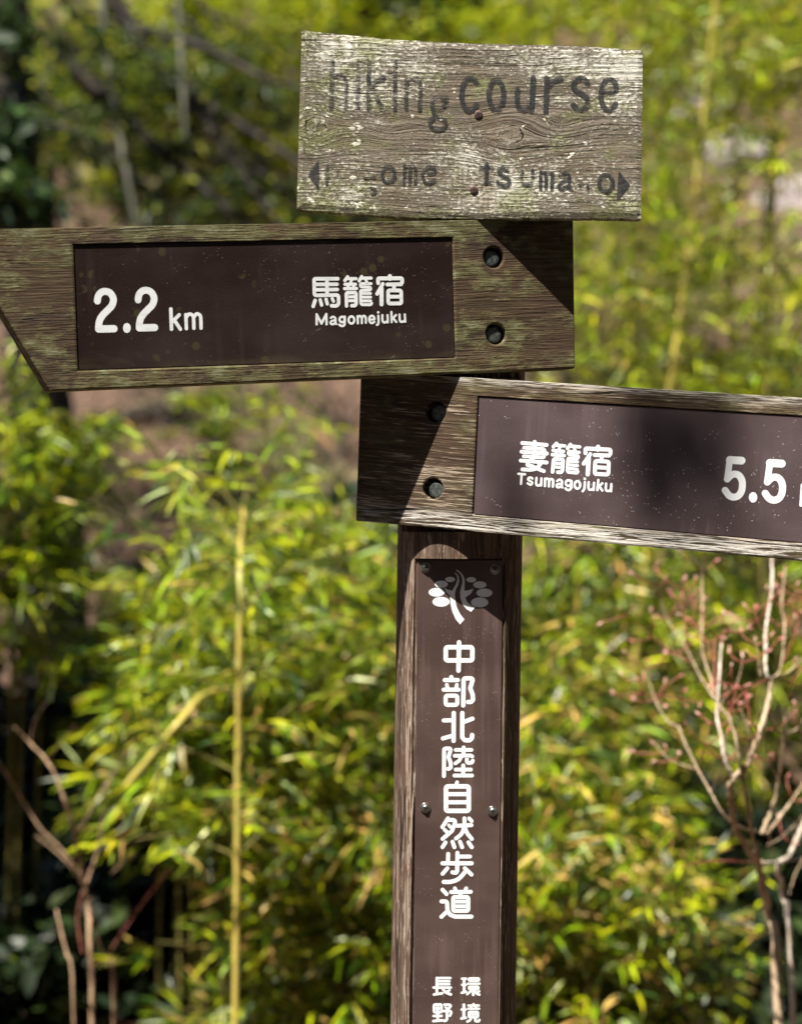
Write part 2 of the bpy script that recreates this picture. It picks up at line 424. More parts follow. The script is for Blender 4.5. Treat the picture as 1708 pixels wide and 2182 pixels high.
def fillet(P, r, closed):
    """round the corners of a polyline so that a pen of half-width r turns them without folding over"""
    out = []; n = len(P)
    for i, p in enumerate(P):
        if not closed and i in (0, n - 1): out.append(p); continue
        a, b = P[(i - 1) % n], P[(i + 1) % n]; d1 = (a - p); d2 = (b - p); l1, l2 = d1.length, d2.length
        if l1 < 1e-9 or l2 < 1e-9: continue
        d1 /= l1; d2 /= l2; ang = d1.angle(d2)
        if ang > 2.75: out.append(p); continue
        t = min(r * 1.05 / math.tan(max(ang, 0.3) / 2), 0.48 * l1, 0.48 * l2)
        q0, q1 = p + d1 * t, p + d2 * t
        for k in range(6):
            u = k / 5; out.append(q0 * (1 - u) ** 2 + p * 2 * u * (1 - u) + q1 * u * u)
    return out
def stroke(pts, w, z, closed=False, V=None, F=None, res=1):
    """flat round-ended pen stroke: one strip with half-disc ends, no overlapping faces"""
    P = [Vector((p[0], p[1])) for p in pts]; r = w / 2
    P = fillet(P, r, closed); n = len(P); o = len(V)
    for i in range(n):
        a = P[(i - 1) % n] if closed or i else P[0]; b = P[(i + 1) % n] if closed or i < n - 1 else P[-1]
        d1 = (P[i] - a); d2 = (b - P[i])
        d1 = d1.normalized() if d1.length > 1e-9 else d2.normalized(); d2 = d2.normalized() if d2.length > 1e-9 else d1
        t = (d1 + d2); t = t.normalized() if t.length > 1e-6 else d1
        m = Vector((-t.y, t.x)); k = r / max(0.5, m.dot(Vector((-d1.y, d1.x))))
        V += [(P[i].x + m.x * k, P[i].y + m.y * k, z), (P[i].x - m.x * k, P[i].y - m.y * k, z)]
    for i in range(n if closed else n - 1):
        q = (i + 1) % n; F.append((o + 2 * i + 1, o + 2 * q + 1, o + 2 * q, o + 2 * i))
    if not closed:
        for e, (p, d) in enumerate(((P[0], P[0] - P[1]), (P[-1], P[-1] - P[-2]))):
            a0 = math.atan2(d.y, d.x); q = len(V)
            V += [(p.x + r * math.cos(a0 - math.pi / 2 + math.pi * k / 10), p.y + r * math.sin(a0 - math.pi / 2 + math.pi * k / 10), z) for k in range(11)]
            F.append(tuple(range(q, q + 11)))
def curve_pts(pts, n=5):
    Q, _ = smooth_path([(p[0], p[1], 0) for p in pts], [1] * len(pts), n); return [(q.x, q.y) for q in Q]
def ell(c, rx, ry, n=22): return [(c[0] + rx * math.cos(2 * math.pi * k / n), c[1] + ry * math.sin(2 * math.pi * k / n)) for k in range(n)]
def rect(x0, y0, x1, y1): return [(x0, y0), (x1, y0), (x1, y1), (x0, y1)]

def lettering(frame, parent, name, glyphs, conv, mat, z, unit, label=None, pos=None):
    """glyphs: list of (points, width, mode); mode '' polyline, 's' smooth, 'c' closed, 'f' filled"""
    V = []; F = []
    L = lambda p: frame.loc(*conv(p))
    for i, g in enumerate(glyphs):
        pts, w = g[0], g[1]; mode = g[2] if len(g) > 2 else ''
        if 's' in mode: pts = curve_pts(pts)
        q = [L(p) for p in pts]
        zz = z + 1.6e-5 * (i % 19)
        if 'f' in mode:
            o = len(V); a = sum(q[k].x * q[(k + 1) % len(q)].y - q[(k + 1) % len(q)].x * q[k].y for k in range(len(q)))
            if a < 0: q = q[::-1]
            V += [(p.x, p.y, zz) for p in q]; F.append(tuple(range(o, o + len(q))))
        else: stroke(q, w * unit, zz, 'c' in mode, V, F)
    o = mesh_obj(name, V, F, mat, parent, smooth=False)
    if label: o['label'] = label
    return o
def aff(src, dst):
    A = np.array([[*p, 1] for p in src], float); B = np.array(dst, float); T = np.linalg.solve(A, B)
    return lambda p: tuple(np.array([p[0], p[1], 1.0]) @ T)
def mapg(gl, f, ws=1.0): return [([f(p) for p in g[0]], g[1] * ws, *g[2:]) for g in gl]

# ---- glyph strokes (rounded gothic), read in photo detail coordinates
UMA = [([(508,140),(128,140),(113,155),(118,398),(140,418),(495,411),(520,432),(522,552),(500,584),(470,593),(405,591)],58),
       ([(115,235),(495,231)],56), ([(115,325),(500,319)],56), ([(327,140),(330,410)],60),
       ([(130,502),(98,600)],58), ([(215,492),(238,580)],54), ([(312,483),(332,558)],54), ([(415,472),(436,516)],52)]
RO = [([(672,110),(625,170)],54), ([(680,138),(812,138)],50), ([(745,150),(722,196)],46), ([(905,105),(864,176)],54), ([(915,130),(1063,130)],50), ([(962,140),(990,190)],46),
      ([(625,232),(802,232)],50), ([(678,240),(684,300)],52), ([(772,240),(768,300)],52), ([(620,305),(820,302)],52),
      ([(652,594),(648,395),(664,373),(796,370),(810,386),(812,560),(796,588),(740,590)],56), ([(650,441),(800,441)],46), ([(650,506),(800,506)],46),
      ([(1063,222),(890,222),(884,240),(886,262),(898,274),(1050,282),(1056,305),(1046,329),(896,336),(886,350),(890,545),(906,572),(1058,573),(1072,548)],46),
      ([(890,385),(1052,385)],44), ([(890,447),(1056,447)],44), ([(890,510),(1056,510)],46)]
SHUKU = [([(1180,212),(1178,146),(1190,135),(1562,132),(1580,146),(1578,205)],62), ([(1375,98),(1377,140)],70),
         ([(1258,226),(1162,392)],60), ([(1236,300),(1236,566)],68), ([(1332,236),(1562,232)],60), ([(1452,240),(1436,320)],58),
         ([(1345,334),(1562,336),(1566,552),(1347,554)],60,'c'), ([(1345,440),(1560,440)],58)]
MAGOMEJUKU = [([(155,900),(155,735)],38), ([(155,735),(235,888)],38), ([(315,730),(235,888)],38), ([(315,730),(320,900)],38),
    ([(390,795),(420,776),(452,784),(468,810),(470,882),(484,895)],34,'s'), ([(470,835),(420,840),(388,862),(392,888),(418,899),(448,890),(470,866)],34,'s'),
    (ell((580,820),43,46),36,'c'), ([(625,772),(622,890),(604,922),(565,927),(532,906)],36,'s'), (ell((735,828),48,60),36,'c'),
    ([(842,884),(838,765)],36), ([(842,792),(858,768),(882,764),(902,782),(908,820),(908,880)],36,'s'), ([(908,792),(928,764),(952,762),(970,782),(974,820),(975,874)],36,'s'),
    ([(1032,825),(1118,818)],32), ([(1118,818),(1108,776),(1074,758),(1040,778),(1030,825),(1046,866),(1080,879),(1116,860)],36,'s'),
    ([(1182,757),(1186,862),(1178,895),(1160,910)],36,'s'), (ell((1180,701),20,21),1,'f'),
    ([(1250,748),(1252,835),(1272,867),(1308,865),(1336,838)],36,'s'), ([(1336,748),(1340,868)],36),
    ([(1400,695),(1405,864)],36), ([(1476,745),(1412,812)],36), ([(1430,800),(1482,862)],36),
    ([(1535,738),(1540,830),(1562,859),(1598,853),(1624,828)],36,'s'), ([(1622,738),(1630,858)],36)]
TSUMA = [([(147,128),(545,160)],58), ([(350,112),(342,360)],62), ([(178,204),(488,226),(512,246),(505,345),(488,364),(170,343)],54),
         ([(135,270),(548,299)],58), ([(122,413),(545,446)],58), ([(318,365),(270,425),(213,490),(300,500),(400,548),(500,587)],56), ([(452,455),(384,535),(290,562),(150,558)],60,'s')]
TSUMAGOJUKU = [([(86,630),(192,638)],38), ([(140,635),(128,794)],38),
    ([(314,708),(288,690),(252,698),(244,724),(275,747),(306,766),(306,792),(280,808),(236,784)],36,'s'),
    ([(380,697),(375,790),(395,820),(428,816),(455,790)],36,'s'), ([(460,705),(455,820)],36),
    ([(520,710),(517,830)],36), ([(520,735),(542,710),(568,714),(583,740),(580,834)],36,'s'), ([(583,745),(608,717),(636,720),(650,745),(645,838)],36,'s'),
    ([(715,748),(748,726),(780,735),(793,765),(790,838),(800,852)],34,'s'), ([(790,795),(740,795),(708,815),(712,841),(740,851),(775,835)],34,'s'),
    (ell((898,780),44,46),36,'c'), ([(950,748),(946,840),(928,882),(890,895),(850,868)],36,'s'), (ell((1045,810),45,61),36,'c'),
    ([(1165,767),(1158,870),(1130,914)],36,'s'), (ell((1165,712),22,23),1,'f'),
    ([(1228,767),(1225,858),(1244,888),(1280,885),(1308,862)],36,'s'), ([(1315,777),(1308,894)],36),
    ([(1385,730),(1370,895)],36), ([(1450,785),(1384,846)],36), ([(1400,832),(1450,902)],36),
    ([(1512,790),(1508,878),(1528,908),(1560,908),(1590,882)],36,'s'), ([(1597,797),(1592,915)],36)]
TWO = ([(172,283),(184,215),(225,165),(283,151),(345,172),(386,235),(388,295),(362,356),(308,412),(244,478),(206,540),(190,612),(188,662)],90,'s')
TWO_KM = [TWO, ([(190,666),(398,662)],96), (ell((575,652),53,68),1,'f'),
          ([(p[0]+556,p[1]-15) for p in TWO[0]],90,'s'), ([(746,651),(954,646)],96),
          ([(1175,392),(1185,668)],48), ([(1290,472),(1195,566)],46), ([(1225,548),(1305,668)],48),
          ([(1380,470),(1388,660)],46), ([(1386,510),(1416,466),(1456,468),(1484,508),(1490,655)],46,'s'), ([(1487,510),(1520,464),(1554,464),(1582,502),(1588,655)],46,'s')]
FIVE = [([(545,298),(318,284)],144), ([(318,284),(268,655)],120), ([(270,652),(335,585),(410,556),(490,580),(546,662),(560,770),(540,890),(480,972),(392,1000),(302,965),(228,868)],128,'s')]
FIVE_KM = FIVE + [(ell((765,1003),81,101),1,'f')] + [([(p[0]+770,p[1]+58) for p in g[0]], *g[1:]) for g in FIVE]
KM = TWO_KM[5:]
CHUBU = [(rect(688,217,947,346),44,'c'), ([(818,170),(812,445)],44),
    ([(678,538),(805,538)],40), ([(742,510),(742,538)],42), ([(698,585),(709,630)],36), ([(796,585),(786,630)],36), ([(668,632),(812,632)],40), (rect(687,690,800,780),40,'c'),
    ([(858,786),(862,521),(938,521),(951,535),(926,618),(950,680),(954,730),(936,752),(905,752)],42),
    ([(766,860),(764,1131)],42), ([(668,932),(765,930)],40), ([(660,1108),(765,1078)],40), ([(849,860),(848,1096),(872,1126),(922,1126),(944,1104),(945,1074)],42), ([(850,952),(948,915)],42),
    ([(670,1475),(672,1206),(728,1206),(736,1220),(714,1288),(734,1342),(738,1386),(722,1405),(708,1405)],38),
    ([(785,1220),(938,1220)],36), ([(862,1196),(860,1278)],38), ([(775,1277),(932,1274),(946,1284)],36), ([(836,1285),(820,1322),(782,1351)],36,'s'), ([(893,1280),(893,1336),(908,1348),(944,1344),(951,1324)],36),
    ([(785,1412),(932,1412)],36), ([(858,1372),(858,1470)],38), ([(772,1470),(944,1470)],36),
    ([(798,1536),(788,1572)],36), (rect(690,1576,912,1815),44,'c'), ([(690,1652),(912,1652)],40), ([(690,1731),(912,1731)],40)]
HODO = [([(708,180),(654,265)],38), ([(712,196),(768,196),(780,214),(748,302),(656,380)],38), ([(716,246),(732,266)],30), ([(676,292),(708,322)],34), ([(795,252),(936,246)],38), ([(868,180),(866,256),(840,330),(786,376)],38,'s'), ([(870,262),(896,325),(940,380)],38,'s'), ([(914,180),(938,206)],36),
    ([(684,415),(655,460)],38), ([(752,408),(771,461)],38), ([(825,408),(846,461)],38), ([(908,414),(940,461)],38),
    ([(710,527),(708,612)],38), ([(800,516),(798,618)],38), ([(655,618),(938,618)],40), ([(800,552),(922,552)],38), ([(798,640),(798,694),(786,712),(752,706)],40), ([(702,666),(656,720)],38), ([(872,666),(938,728)],38), ([(876,700),(814,768),(742,797),(667,800)],40,'s'),
    ([(655,876),(694,918)],38), ([(646,990),(698,990),(704,1080),(728,1118),(776,1138),(936,1138)],40), ([(702,1084),(644,1140)],38), ([(738,898),(930,896)],38), ([(775,862),(790,892)],36), ([(886,862),(870,892)],36), ([(832,902),(826,940)],38), (rect(758,946,906,1082),38,'c'), ([(758,991),(906,991)],36), ([(758,1037),(906,1037)],36),
    ([(603,1737),(731,1737)],24), ([(603,1768),(722,1768)],23), ([(603,1797),(722,1797)],23), ([(568,1829),(736,1829)],24), ([(600,1737),(600,1890)],27), ([(572,1897),(652,1885)],25), ([(655,1835),(682,1872),(735,1896)],27,'s'), ([(723,1855),(692,1872)],24),
    (rect(572,1995,645,2070),25,'c'), ([(608,1995),(608,2150)],27), ([(572,2033),(645,2033)],22), ([(568,2106),(646,2106)],24), ([(566,2156),(646,2149)],26),
    ([(674,1996),(728,1997),(736,2010),(704,2046)],25), ([(684,2022),(704,2040)],22), ([(660,2058),(732,2058),(741,2072),(726,2104)],25), ([(698,2050),(698,2140),(686,2154),(668,2152)],26)]
e2 = lambda p: (779.4 + 0.2412 * p[0], 1656.3 + 0.2412 * p[1])
KANKYO = [([(275,360),(432,360)],100), ([(356,360),(355,905)],112), ([(280,605),(425,605)],100), ([(262,930),(430,884)],100),
    (rect(548,348,952,440),98,'c'), ([(680,348),(680,440)],80), ([(815,348),(815,440)],80), ([(515,560),(980,560)],90), (rect(556,682,930,780),100,'c'), ([(725,780),(722,1008)],112),
    ([(650,838),(480,985)],95), ([(780,850),(850,945),(968,1004)],100,'s'), ([(962,868),(876,925)],95),
    ([(345,1415),(345,1935)],118), ([(255,1605),(420,1605)],95), ([(245,1970),(420,1935)],105), ([(735,1395),(735,1440)],110), ([(530,1445),(950,1442)],95), ([(626,1450),(640,1560)],95), ([(838,1450),(822,1560)],95), ([(520,1572),(960,1570)],90),
    (rect(546,1700,914,1912),100,'c'), ([(546,1804),(914,1804)],86), ([(640,1930),(600,2032),(486,2090)],100,'s'), ([(805,1930),(808,2058),(850,2078),(946,2076),(968,2030)],110)]
TRUNK_L = [(770,520),(790,530),(803,570),(790,620),(765,665),(750,690),(710,680),(672,660),(690,700),(730,740),(733,820),(750,890),(785,970),(828,1020),(870,970),(830,920),(795,850),(780,780),(778,720),(785,680),(805,640),(818,600),(815,555),(800,530),(785,515)]
TRUNK_R = [(787,484),(815,495),(850,530),(870,570),(873,620),(868,690),(910,685),(957,668),(940,710),(905,740),(880,755),(890,790),(920,825),(972,855),(935,897),(890,870),(850,820),(830,760),(828,700),(840,650),(850,610),(848,570),(835,535),(810,505),(790,495)]
EMBLEM = [(ell(c, rx, ry, 32), 1, 'f') for c, rx, ry in (((730,580),48,26),((644,627),64,35),((598,705),78,43),((642,798),84,48),((935,583),48,26),((1020,632),64,34),((1065,711),78,42),((1018,804),85,48))] + [(TRUNK_L,1,'f'),(TRUNK_R,1,'f')]
HIKING = [([(130,60),(120,572)],46), ([(140,232),(205,212),(262,240),(280,320),(275,562)],38,'s'), ([(405,228),(398,562)],44), ([(405,58),(402,104)],44),
    ([(520,62),(515,572)],44), ([(678,236),(530,338)],44), ([(560,350),(658,566)],44), ([(800,228),(795,572)],44), ([(805,78),(802,110)],46), ([(920,254),(912,572)],44), ([(925,275),(1000,252),(1056,282),(1066,340),(1060,575)],44,'s'),
    ([(1348,446),(1340,500),(1300,560),(1235,575),(1190,545),(1195,490),(1250,448),(1330,470)],40,'s'), ([(1200,590),(1235,650),(1300,668),(1338,715),(1318,775),(1245,795),(1185,765),(1170,705),(1205,668)],42,'s')]
COURSE = [([(252,192),(222,155),(165,150),(122,205),(107,300),(122,392),(165,450),(215,442),(252,396)],46,'s'), (ell((435,305),70,142),48,'c'),
    ([(636,252),(632,375),(660,436),(715,446),(770,400)],46,'s'), ([(785,148),(770,455)],50), ([(915,148),(905,462)],50), ([(925,240),(968,180),(1048,158)],42,'s'),
    ([(1300,198),(1272,162),(1218,156),(1174,192),(1172,245),(1220,285),(1280,322),(1300,372),(1280,428),(1222,450),(1166,402)],50,'s'),
    ([(1445,292),(1562,287)],38), ([(1566,280),(1568,215),(1530,165),(1482,166),(1442,220),(1426,320),(1446,410),(1490,450),(1540,434),(1566,392)],48,'s')]
MAGOME = [([(265,112),(262,275)],34), ([(272,112),(342,112)],30), ([(372,145),(366,228)],22), ([(455,122),(482,128)],24), ([(505,180),(540,160)],24), ([(620,222),(735,214)],16), ([(690,318),(738,338),(728,370),(700,380)],24,'s'), (ell((860,188),62,76),30,'c'),
    ([(1015,108),(1012,275)],32), ([(1070,112),(1068,268)],32), ([(1022,108),(1110,108)],26), ([(1125,122),(1122,262)],32), ([(1250,168),(1316,158),(1298,120),(1258,112),(1214,140),(1190,195),(1212,250),(1260,268),(1308,242)],30,'s')]
TSUMAGO = [([(208,82),(200,270)],36), ([(148,116),(264,120)],22), ([(200,268),(244,265)],26), ([(402,138),(362,124),(326,150),(346,186),(402,222),(430,252),(418,285),(370,295),(316,268)],36,'s'),
    ([(556,165),(545,240),(580,284),(640,268),(656,150)],34,'s'), ([(735,166),(730,322)],34), ([(786,172),(785,322)],32), ([(742,166),(838,174)],26), ([(850,182),(842,326)],34),
    ([(920,196),(960,174),(1004,190),(1016,235),(1010,318),(1032,330)],30,'s'), ([(1010,234),(944,260),(908,300),(932,332),(988,310)],30,'s'), ([(1110,292),(1150,280)],20), ([(1190,288),(1196,332)],22), (ell((1370,275),68,80),36,'c')]

cA = nat(410/1708, 1230, 1080); cB = nat(420/1708, 2050, 1740); cC = nat(500/1708, 340, 1120); cD = nat(356/1708, 2850, 1780)
cE = nat(640/1708, 1280, 220); cF = nat(720/1708, 1800, 250); cG = nat(700/1708, 1200, 620); cH = nat(700/1708, 1860, 620)
c6 = nat(700/1708, 1500, 2080); c7 = nat(700/1708, 1500, 2500); c8 = nat(700/1705, 1500, 3200)
MU = 1 / 1886.0 / 1.877                          # metres per photo pixel near the post

def hex_bolt(name, parent, p, z0, rot):
    """hexagon head with a chamfered round top and stamped marks"""
    V = []; F = []
    prof = [(0.0098, 0.0), (0.0098, 0.0082), (0.0084, 0.0100), (0.0068, 0.0104)]
    n = 24
    for r, h in prof:
        for k in range(n):
            t = 2 * math.pi * k / n + rot
            hx = 0.0088 / math.cos(((t - rot + math.pi / 6) % (math.pi / 3)) - math.pi / 6)
            rr = min(r, hx) if h < 0.009 else r
            V.append((p[0] + rr * math.cos(t), p[1] + rr * math.sin(t), z0 + h))
    for i in range(len(prof) - 1):
        for k in range(n): F.append((i*n+k, i*n+(k+1)%n, (i+1)*n+(k+1)%n, (i+1)*n+k))
    F.append(tuple(range((len(prof)-1)*n, len(prof)*n)))
    nb = len(F)
    marks = [[(-.0015,-.0052),(-.0015,-.0028),(.0012,-.0052),(.0012,-.0028)], [(-.0046,.0006),(-.0046,.0028)], [(-.0032,.0006),(-.0024,.0026)], [(.0030,.0005),(.0030,.0026)], [(.0042,.0006),(.0050,.0022)]]
    R = Matrix.Rotation(rot * 2.3, 2)
    for s in marks:
        stroke([Vector(p[:2]) + R @ Vector(q) for q in s], 0.00055, z0 + 0.01052, False, V, F)
    o = mesh_obj(name, V, F, [M_bolt, M_boltmark], parent, smooth=False)
    for i, q in enumerate(o.data.polygons):
        if i >= nb: q.material_index = 1
    return o
def screw(name, parent, p, z0, r, mat, dome=0.45, rot=0.3, washer=0.0):
    V = []; F = []; n = 20
    prof = ([(r * washer, 0.0), (r * washer, 0.0007), (r * washer * 0.9, 0.0011)] if washer else []) + [(r, 0.0002), (r * 0.96, r * dome * 0.35), (r * 0.75, r * dome * 0.8), (r * 0.4, r * dome), (0.0001, r * dome * 1.02)]
    for q, h in prof:
        for k in range(n):
            t = 2 * math.pi * k / n; V.append((p[0] + q * math.cos(t), p[1] + q * math.sin(t), z0 + h))
    for i in range(len(prof) - 1):
        for k in range(n): F.append((i*n+k, i*n+(k+1)%n, (i+1)*n+(k+1)%n, (i+1)*n+k))
    nb = len(F)
    for a in (rot, rot + math.pi / 2):
        d = Vector((math.cos(a), math.sin(a))) * r * 0.5
        stroke([Vector(p[:2]) - d, Vector(p[:2]) + d], r * 0.26, z0 + r * dome * 1.04 + 0.0001 * (a > 1), False, V, F)
    o = mesh_obj(name, V, F, [mat, M_dark], parent)
    for i, q in enumerate(o.data.polygons):
        if i >= nb: q.material_index = 1; q.use_smooth = False
    return o

# ---- left arm board
fL = Frame('left', (105, 833), (1225, 785))
l = lambda u, v: tuple(fL.loc(u, v))
hb = [l(1973.7/1.877, 1028.8/1.877), l(1982.8/1.877, 1335.6/1.877)]
tl = l(-100, 489); tr = l(1221, 464)
pan = [l(167, 790), l(971, 762), l(964, 504), l(157, 519)]
bl_ = make_board(fL, 'direction_board', [l(105, 833), l(1225, 785), tr, tl], pan, hb, 0.034, M_left)
bl_['label'] = 'mossy arrow board pointing left, 2.2 km to Magomejuku'
V, F = prism([(pan[0][0]+.0012, pan[0][1]+.0012), (pan[1][0]-.0012, pan[1][1]+.0012), (pan[2][0]-.0012, pan[2][1]-.0012), (pan[3][0]+.0012, pan[3][1]-.0012)], -0.004, -0.0016)
mesh_obj('panel', V, F, M_pl_l, bl_, False)['label'] = 'dark brown metal panel with lichen spots'
lettering(fL, bl_, 'lettering', mapg(UMA + RO + SHUKU + MAGOMEJUKU, lambda p: p), cA, M_wht_l, -0.00145, MU * 410/1708)
lettering(fL, bl_, 'lettering', TWO_KM, cC, M_wht_l, -0.00145, MU * 500/1708 * 0.95)
for i, h in enumerate(hb): hex_bolt('bolt', bl_, (h[0] - .0015, h[1] - .0008), -0.0135, 0.5 + i * 1.1)

# ---- right arm board
fR = Frame('right', (757, 1110), (1708, 1195))
r_ = lambda u, v: tuple(fR.loc(u, v))
hb2 = [r_(1741/1.877, 1646/1.877), r_(1730/1.877, 1953.4/1.877)]
p_tl, p_bl = r_(1018, 843), r_(1006, 1097)
tr1 = r_(1708, 847); br1 = r_(1708, 1195)
ptr, pbr = r_(1708, 885), r_(1708, 1158)
ex = 0.235
lin = lambda a, b, d: (b[0] + d, b[1] + (b[1]-a[1]) / (b[0]-a[0]) * d)
tlc = r_(768, 790)
pan2 = [p_bl, lin(p_bl, pbr, 0.13), lin(p_tl, ptr, 0.13), p_tl]
br_ = make_board(fR, 'direction_board', [r_(757, 1110), lin((0, 0), br1, ex - 0.095), lin(r_(985, 802), tr1, ex), tlc], pan2, hb2, 0.034, M_right)
br_['label'] = 'brown arrow board with bleached lower edge, pointing right to Tsumagojuku'
V, F = prism([(pan2[0][0]+.0012, pan2[0][1]+.0012), (pan2[1][0]-.0012, pan2[1][1]+.0012), (pan2[2][0]-.0012, pan2[2][1]-.0012), (pan2[3][0]+.0012, pan2[3][1]-.0012)], -0.004, -0.0014)
mesh_obj('panel', V, F, M_pl_r, br_, False)['label'] = 'purplish brown metal panel flecked with pale dust'
fRO = aff([(672,110),(1062,130),(655,595)], [(705,135),(1082,192),(645,600)])
fSH = aff([(1190,135),(1580,140),(1236,566)], [(1190,218),(1586,245),(1213,637)])
lettering(fR, br_, 'lettering', TSUMA + mapg(RO, fRO) + mapg(SHUKU, fSH) + TSUMAGOJUKU, cB, M_wht, -0.00125, MU * 420/1708)
fKM = aff([(1175,392),(1185,668),(1588,655)], [(1715,770),(1688,1150),(2262,1180)])
lettering(fR, br_, 'lettering', FIVE_KM + mapg(KM, fKM, 1.35), cD, M_wht, -0.00125, MU * 356/1708 * 0.95)
for i, h in enumerate(hb2): hex_bolt('bolt', br_, (h[0] + .0035, h[1] - .0015), -0.0135, 0.9 + i * 1.4)

# ---- bleached top sign, slightly cupped
fS = Frame('sign', (632, 447), (1364, 466))
cz = nat(1500/1708, 1150, 80)
top_e = [(65,47),(180,60),(350,75),(520,90),(700,98),(860,105),(1050,110),(1250,114),(1400,122),(1615,140)]
bot_e = [(42,862),(250,878),(400,888),(520,895),(700,900),(900,903),(1100,901),(1250,901),(1400,903),(1608,907)]
def edge_at(e, t):
    x = e[0][0] + (e[-1][0] - e[0][0]) * t
    for a, b in zip(e, e[1:]):
        if x <= b[0] + 1e-6: return (x, a[1] + (b[1]-a[1]) * (x-a[0]) / (b[0]-a[0]))
    return e[-1]
NX, NY, TH = 72, 30, 0.020
V = []; F = []
def sgn(i, j, back):
    t, s = i / NX, j / NY
    a = fS.loc(*cz(edge_at(top_e, t))); b = fS.loc(*cz(edge_at(bot_e, t)))
    p = b + (a - b) * s
    rag = mnoise.noise(Vector((t * 40, s * 2, 3.1))) * 0.0009
    if j == NY: p.y += rag + (mnoise.noise(Vector((t * 130, 0, 1))) * 0.0005)
    if j == 0: p.y += rag
    if i in (0, NX): p.x += mnoise.noise(Vector((s * 30, t, 5))) * 0.0008
    z = -TH if back else 0.0
    z += 0.0035 * ((t - 0.5) ** 2 * 4) - 0.0 + mnoise.noise(Vector((t * 3, s * 30, 9))) * 0.0004
    if not back and (i in (0, NX) or j in (0, NY)): z -= 0.0018
    return (p.x, p.y, z)
for back in (0, 1):
    for j in range(NY + 1):
        for i in range(NX + 1): V.append(sgn(i, j, back))
W = NX + 1; B = W * (NY + 1)
for j in range(NY):
    for i in range(NX):
        q = (j*W+i, j*W+i+1, (j+1)*W+i+1, (j+1)*W+i); F.append(q); F.append(tuple(B + k for k in q[::-1]))
for i in range(NX):
    F.append((i, B+i, B+i+1, i+1)); k = NY*W+i; F.append((k, k+1, B+k+1, B+k))
for j in range(NY):
    k = j*W; F.append((k, k+W, B+k+W, B+k)); k = j*W+NX; F.append((k, B+k, B+k+W, k+W))
sg = mesh_obj('hiking_sign', V, F, M_sign, None, False); to_post(sg, fS.M)
sg['label'] = 'bleached flaking wooden sign lettered hiking course'
def sign_letters(name, gl, conv, unit):
    o = lettering(fS, sg, name, gl, conv, M_blk2 if name == 'arrow' else M_blk3 if gl is MAGOME or gl is TSUMAGO else M_blk, 0.0, unit)
    for v in o.data.vertices:                                   # follow the cupped face
        t = (v.co.x - 0.0) / 0.385
        v.co.z += 0.0035 * ((min(max(t, 0), 1) - 0.5) ** 2 * 4) + 0.0009
    return o
sign_letters('lettering', HIKING, cE, MU * 640/1708)
sign_letters('lettering', COURSE, cF, MU * 720/1708)
sign_letters('lettering', MAGOME, cG, MU * 700/1708)
sign_letters('lettering', TSUMAGO, cH, MU * 700/1708)
sign_letters('arrow', [([(72,190),(182,45),(184,190),(182,340)],1,'f')], cG, 1)
sign_letters('arrow', [([(1495,155),(1607,297),(1472,458),(1482,300)],1,'f')], cH, 1)
screw('screw', sg, fS.loc(1912.6/1.877, 457.4/1.877), 0.0008, 0.0046, M_rust, 0.18, 0.5)
screw('screw', sg, fS.loc(1894.8/1.877, 759.3/1.877), 0.0008, 0.0046, M_rust, 0.18, 0.1)

# ---- round post, notched for the boards and routed for the name plate
LEAN = 0.0143
def post_section(z, clip, groove):
    """cross-section at height z as (x, y) points, counted from the front centre round"""
    pts = []; n = 144; R = 0.0705
    cx = AX + LEAN * (z - CAM_Z) - POST_BASE.x
    for k in range(n):
        t = 2 * math.pi * k / n - math.pi / 2
        r = R * (1 + 0.012 * mnoise.noise(Vector((math.cos(t) * 1.5, math.sin(t) * 1.5, z * 1.3))) + 0.006 * mnoise.noise(Vector((math.cos(t) * 6, math.sin(t) * 6, z * 2.0))))
        x, y = r * math.cos(t), r * math.sin(t)
        if groove:
            if abs(x) < 0.0495 and y < 0: 
                y = -0.0455
        if clip:
            b, sl_ = clip
            y = max(y, b + sl_ * x)
        pts.append((cx + x, y, z))
    return pts
def ring_levels():
    z_sb = unproj(1000, 466, 'sign').z; zl1 = unproj(1000, 800, 'left').z; zr1 = unproj(1000, 1136, 'right').z; zp = unproj(980, 1190, 'plate').z
    L = []
    def seg(z0, z1, clip, gr, n):
        for k in range(n): L.append((z0 + (z1 - z0) * k / (n - 1), clip, gr))
    bL = (PL['left'][0] + 0.036, PL['left'][1]); bR = (PL['right'][0] + 0.036, PL['right'][1]); bS = (PL['sign'][0] + 0.022, PL['sign'][1])
    seg(-0.25, 0.42, None, False, 14); seg(0.4201, zp, None, True, 30); seg(zp + 1e-4, zr1 + 0.001, None, False, 5)
    seg(zr1 + 0.0012, zl1 - 0.001, bR, False, 6); seg(zl1 - 0.0008, z_sb - 0.001, bL, False, 6); seg(z_sb - 0.0008, CAM_Z + 0.485, bS, False, 6)
    return L
secs = [post_section(*q) for q in ring_levels()]
n = 144; V = [p for s in secs for p in s]; F = []
for i in range(len(secs) - 1):
    for k in range(n): F.append((i*n+k, i*n+(k+1) % n, (i+1)*n+(k+1) % n, (i+1)*n+k))
F.append(tuple(range(n-1, -1, -1))); F.append(tuple((len(secs)-1)*n + k for k in range(n)))
post = mesh_obj('post', V, F, M_post, signpost, False)
post['label'] = 'round brown log post with name plate let into its face'

# ---- name plate on the post
fP = Frame('plate', (884, 2182), (1066, 2182))
pp = lambda u, v: tuple(fP.loc(u, v))
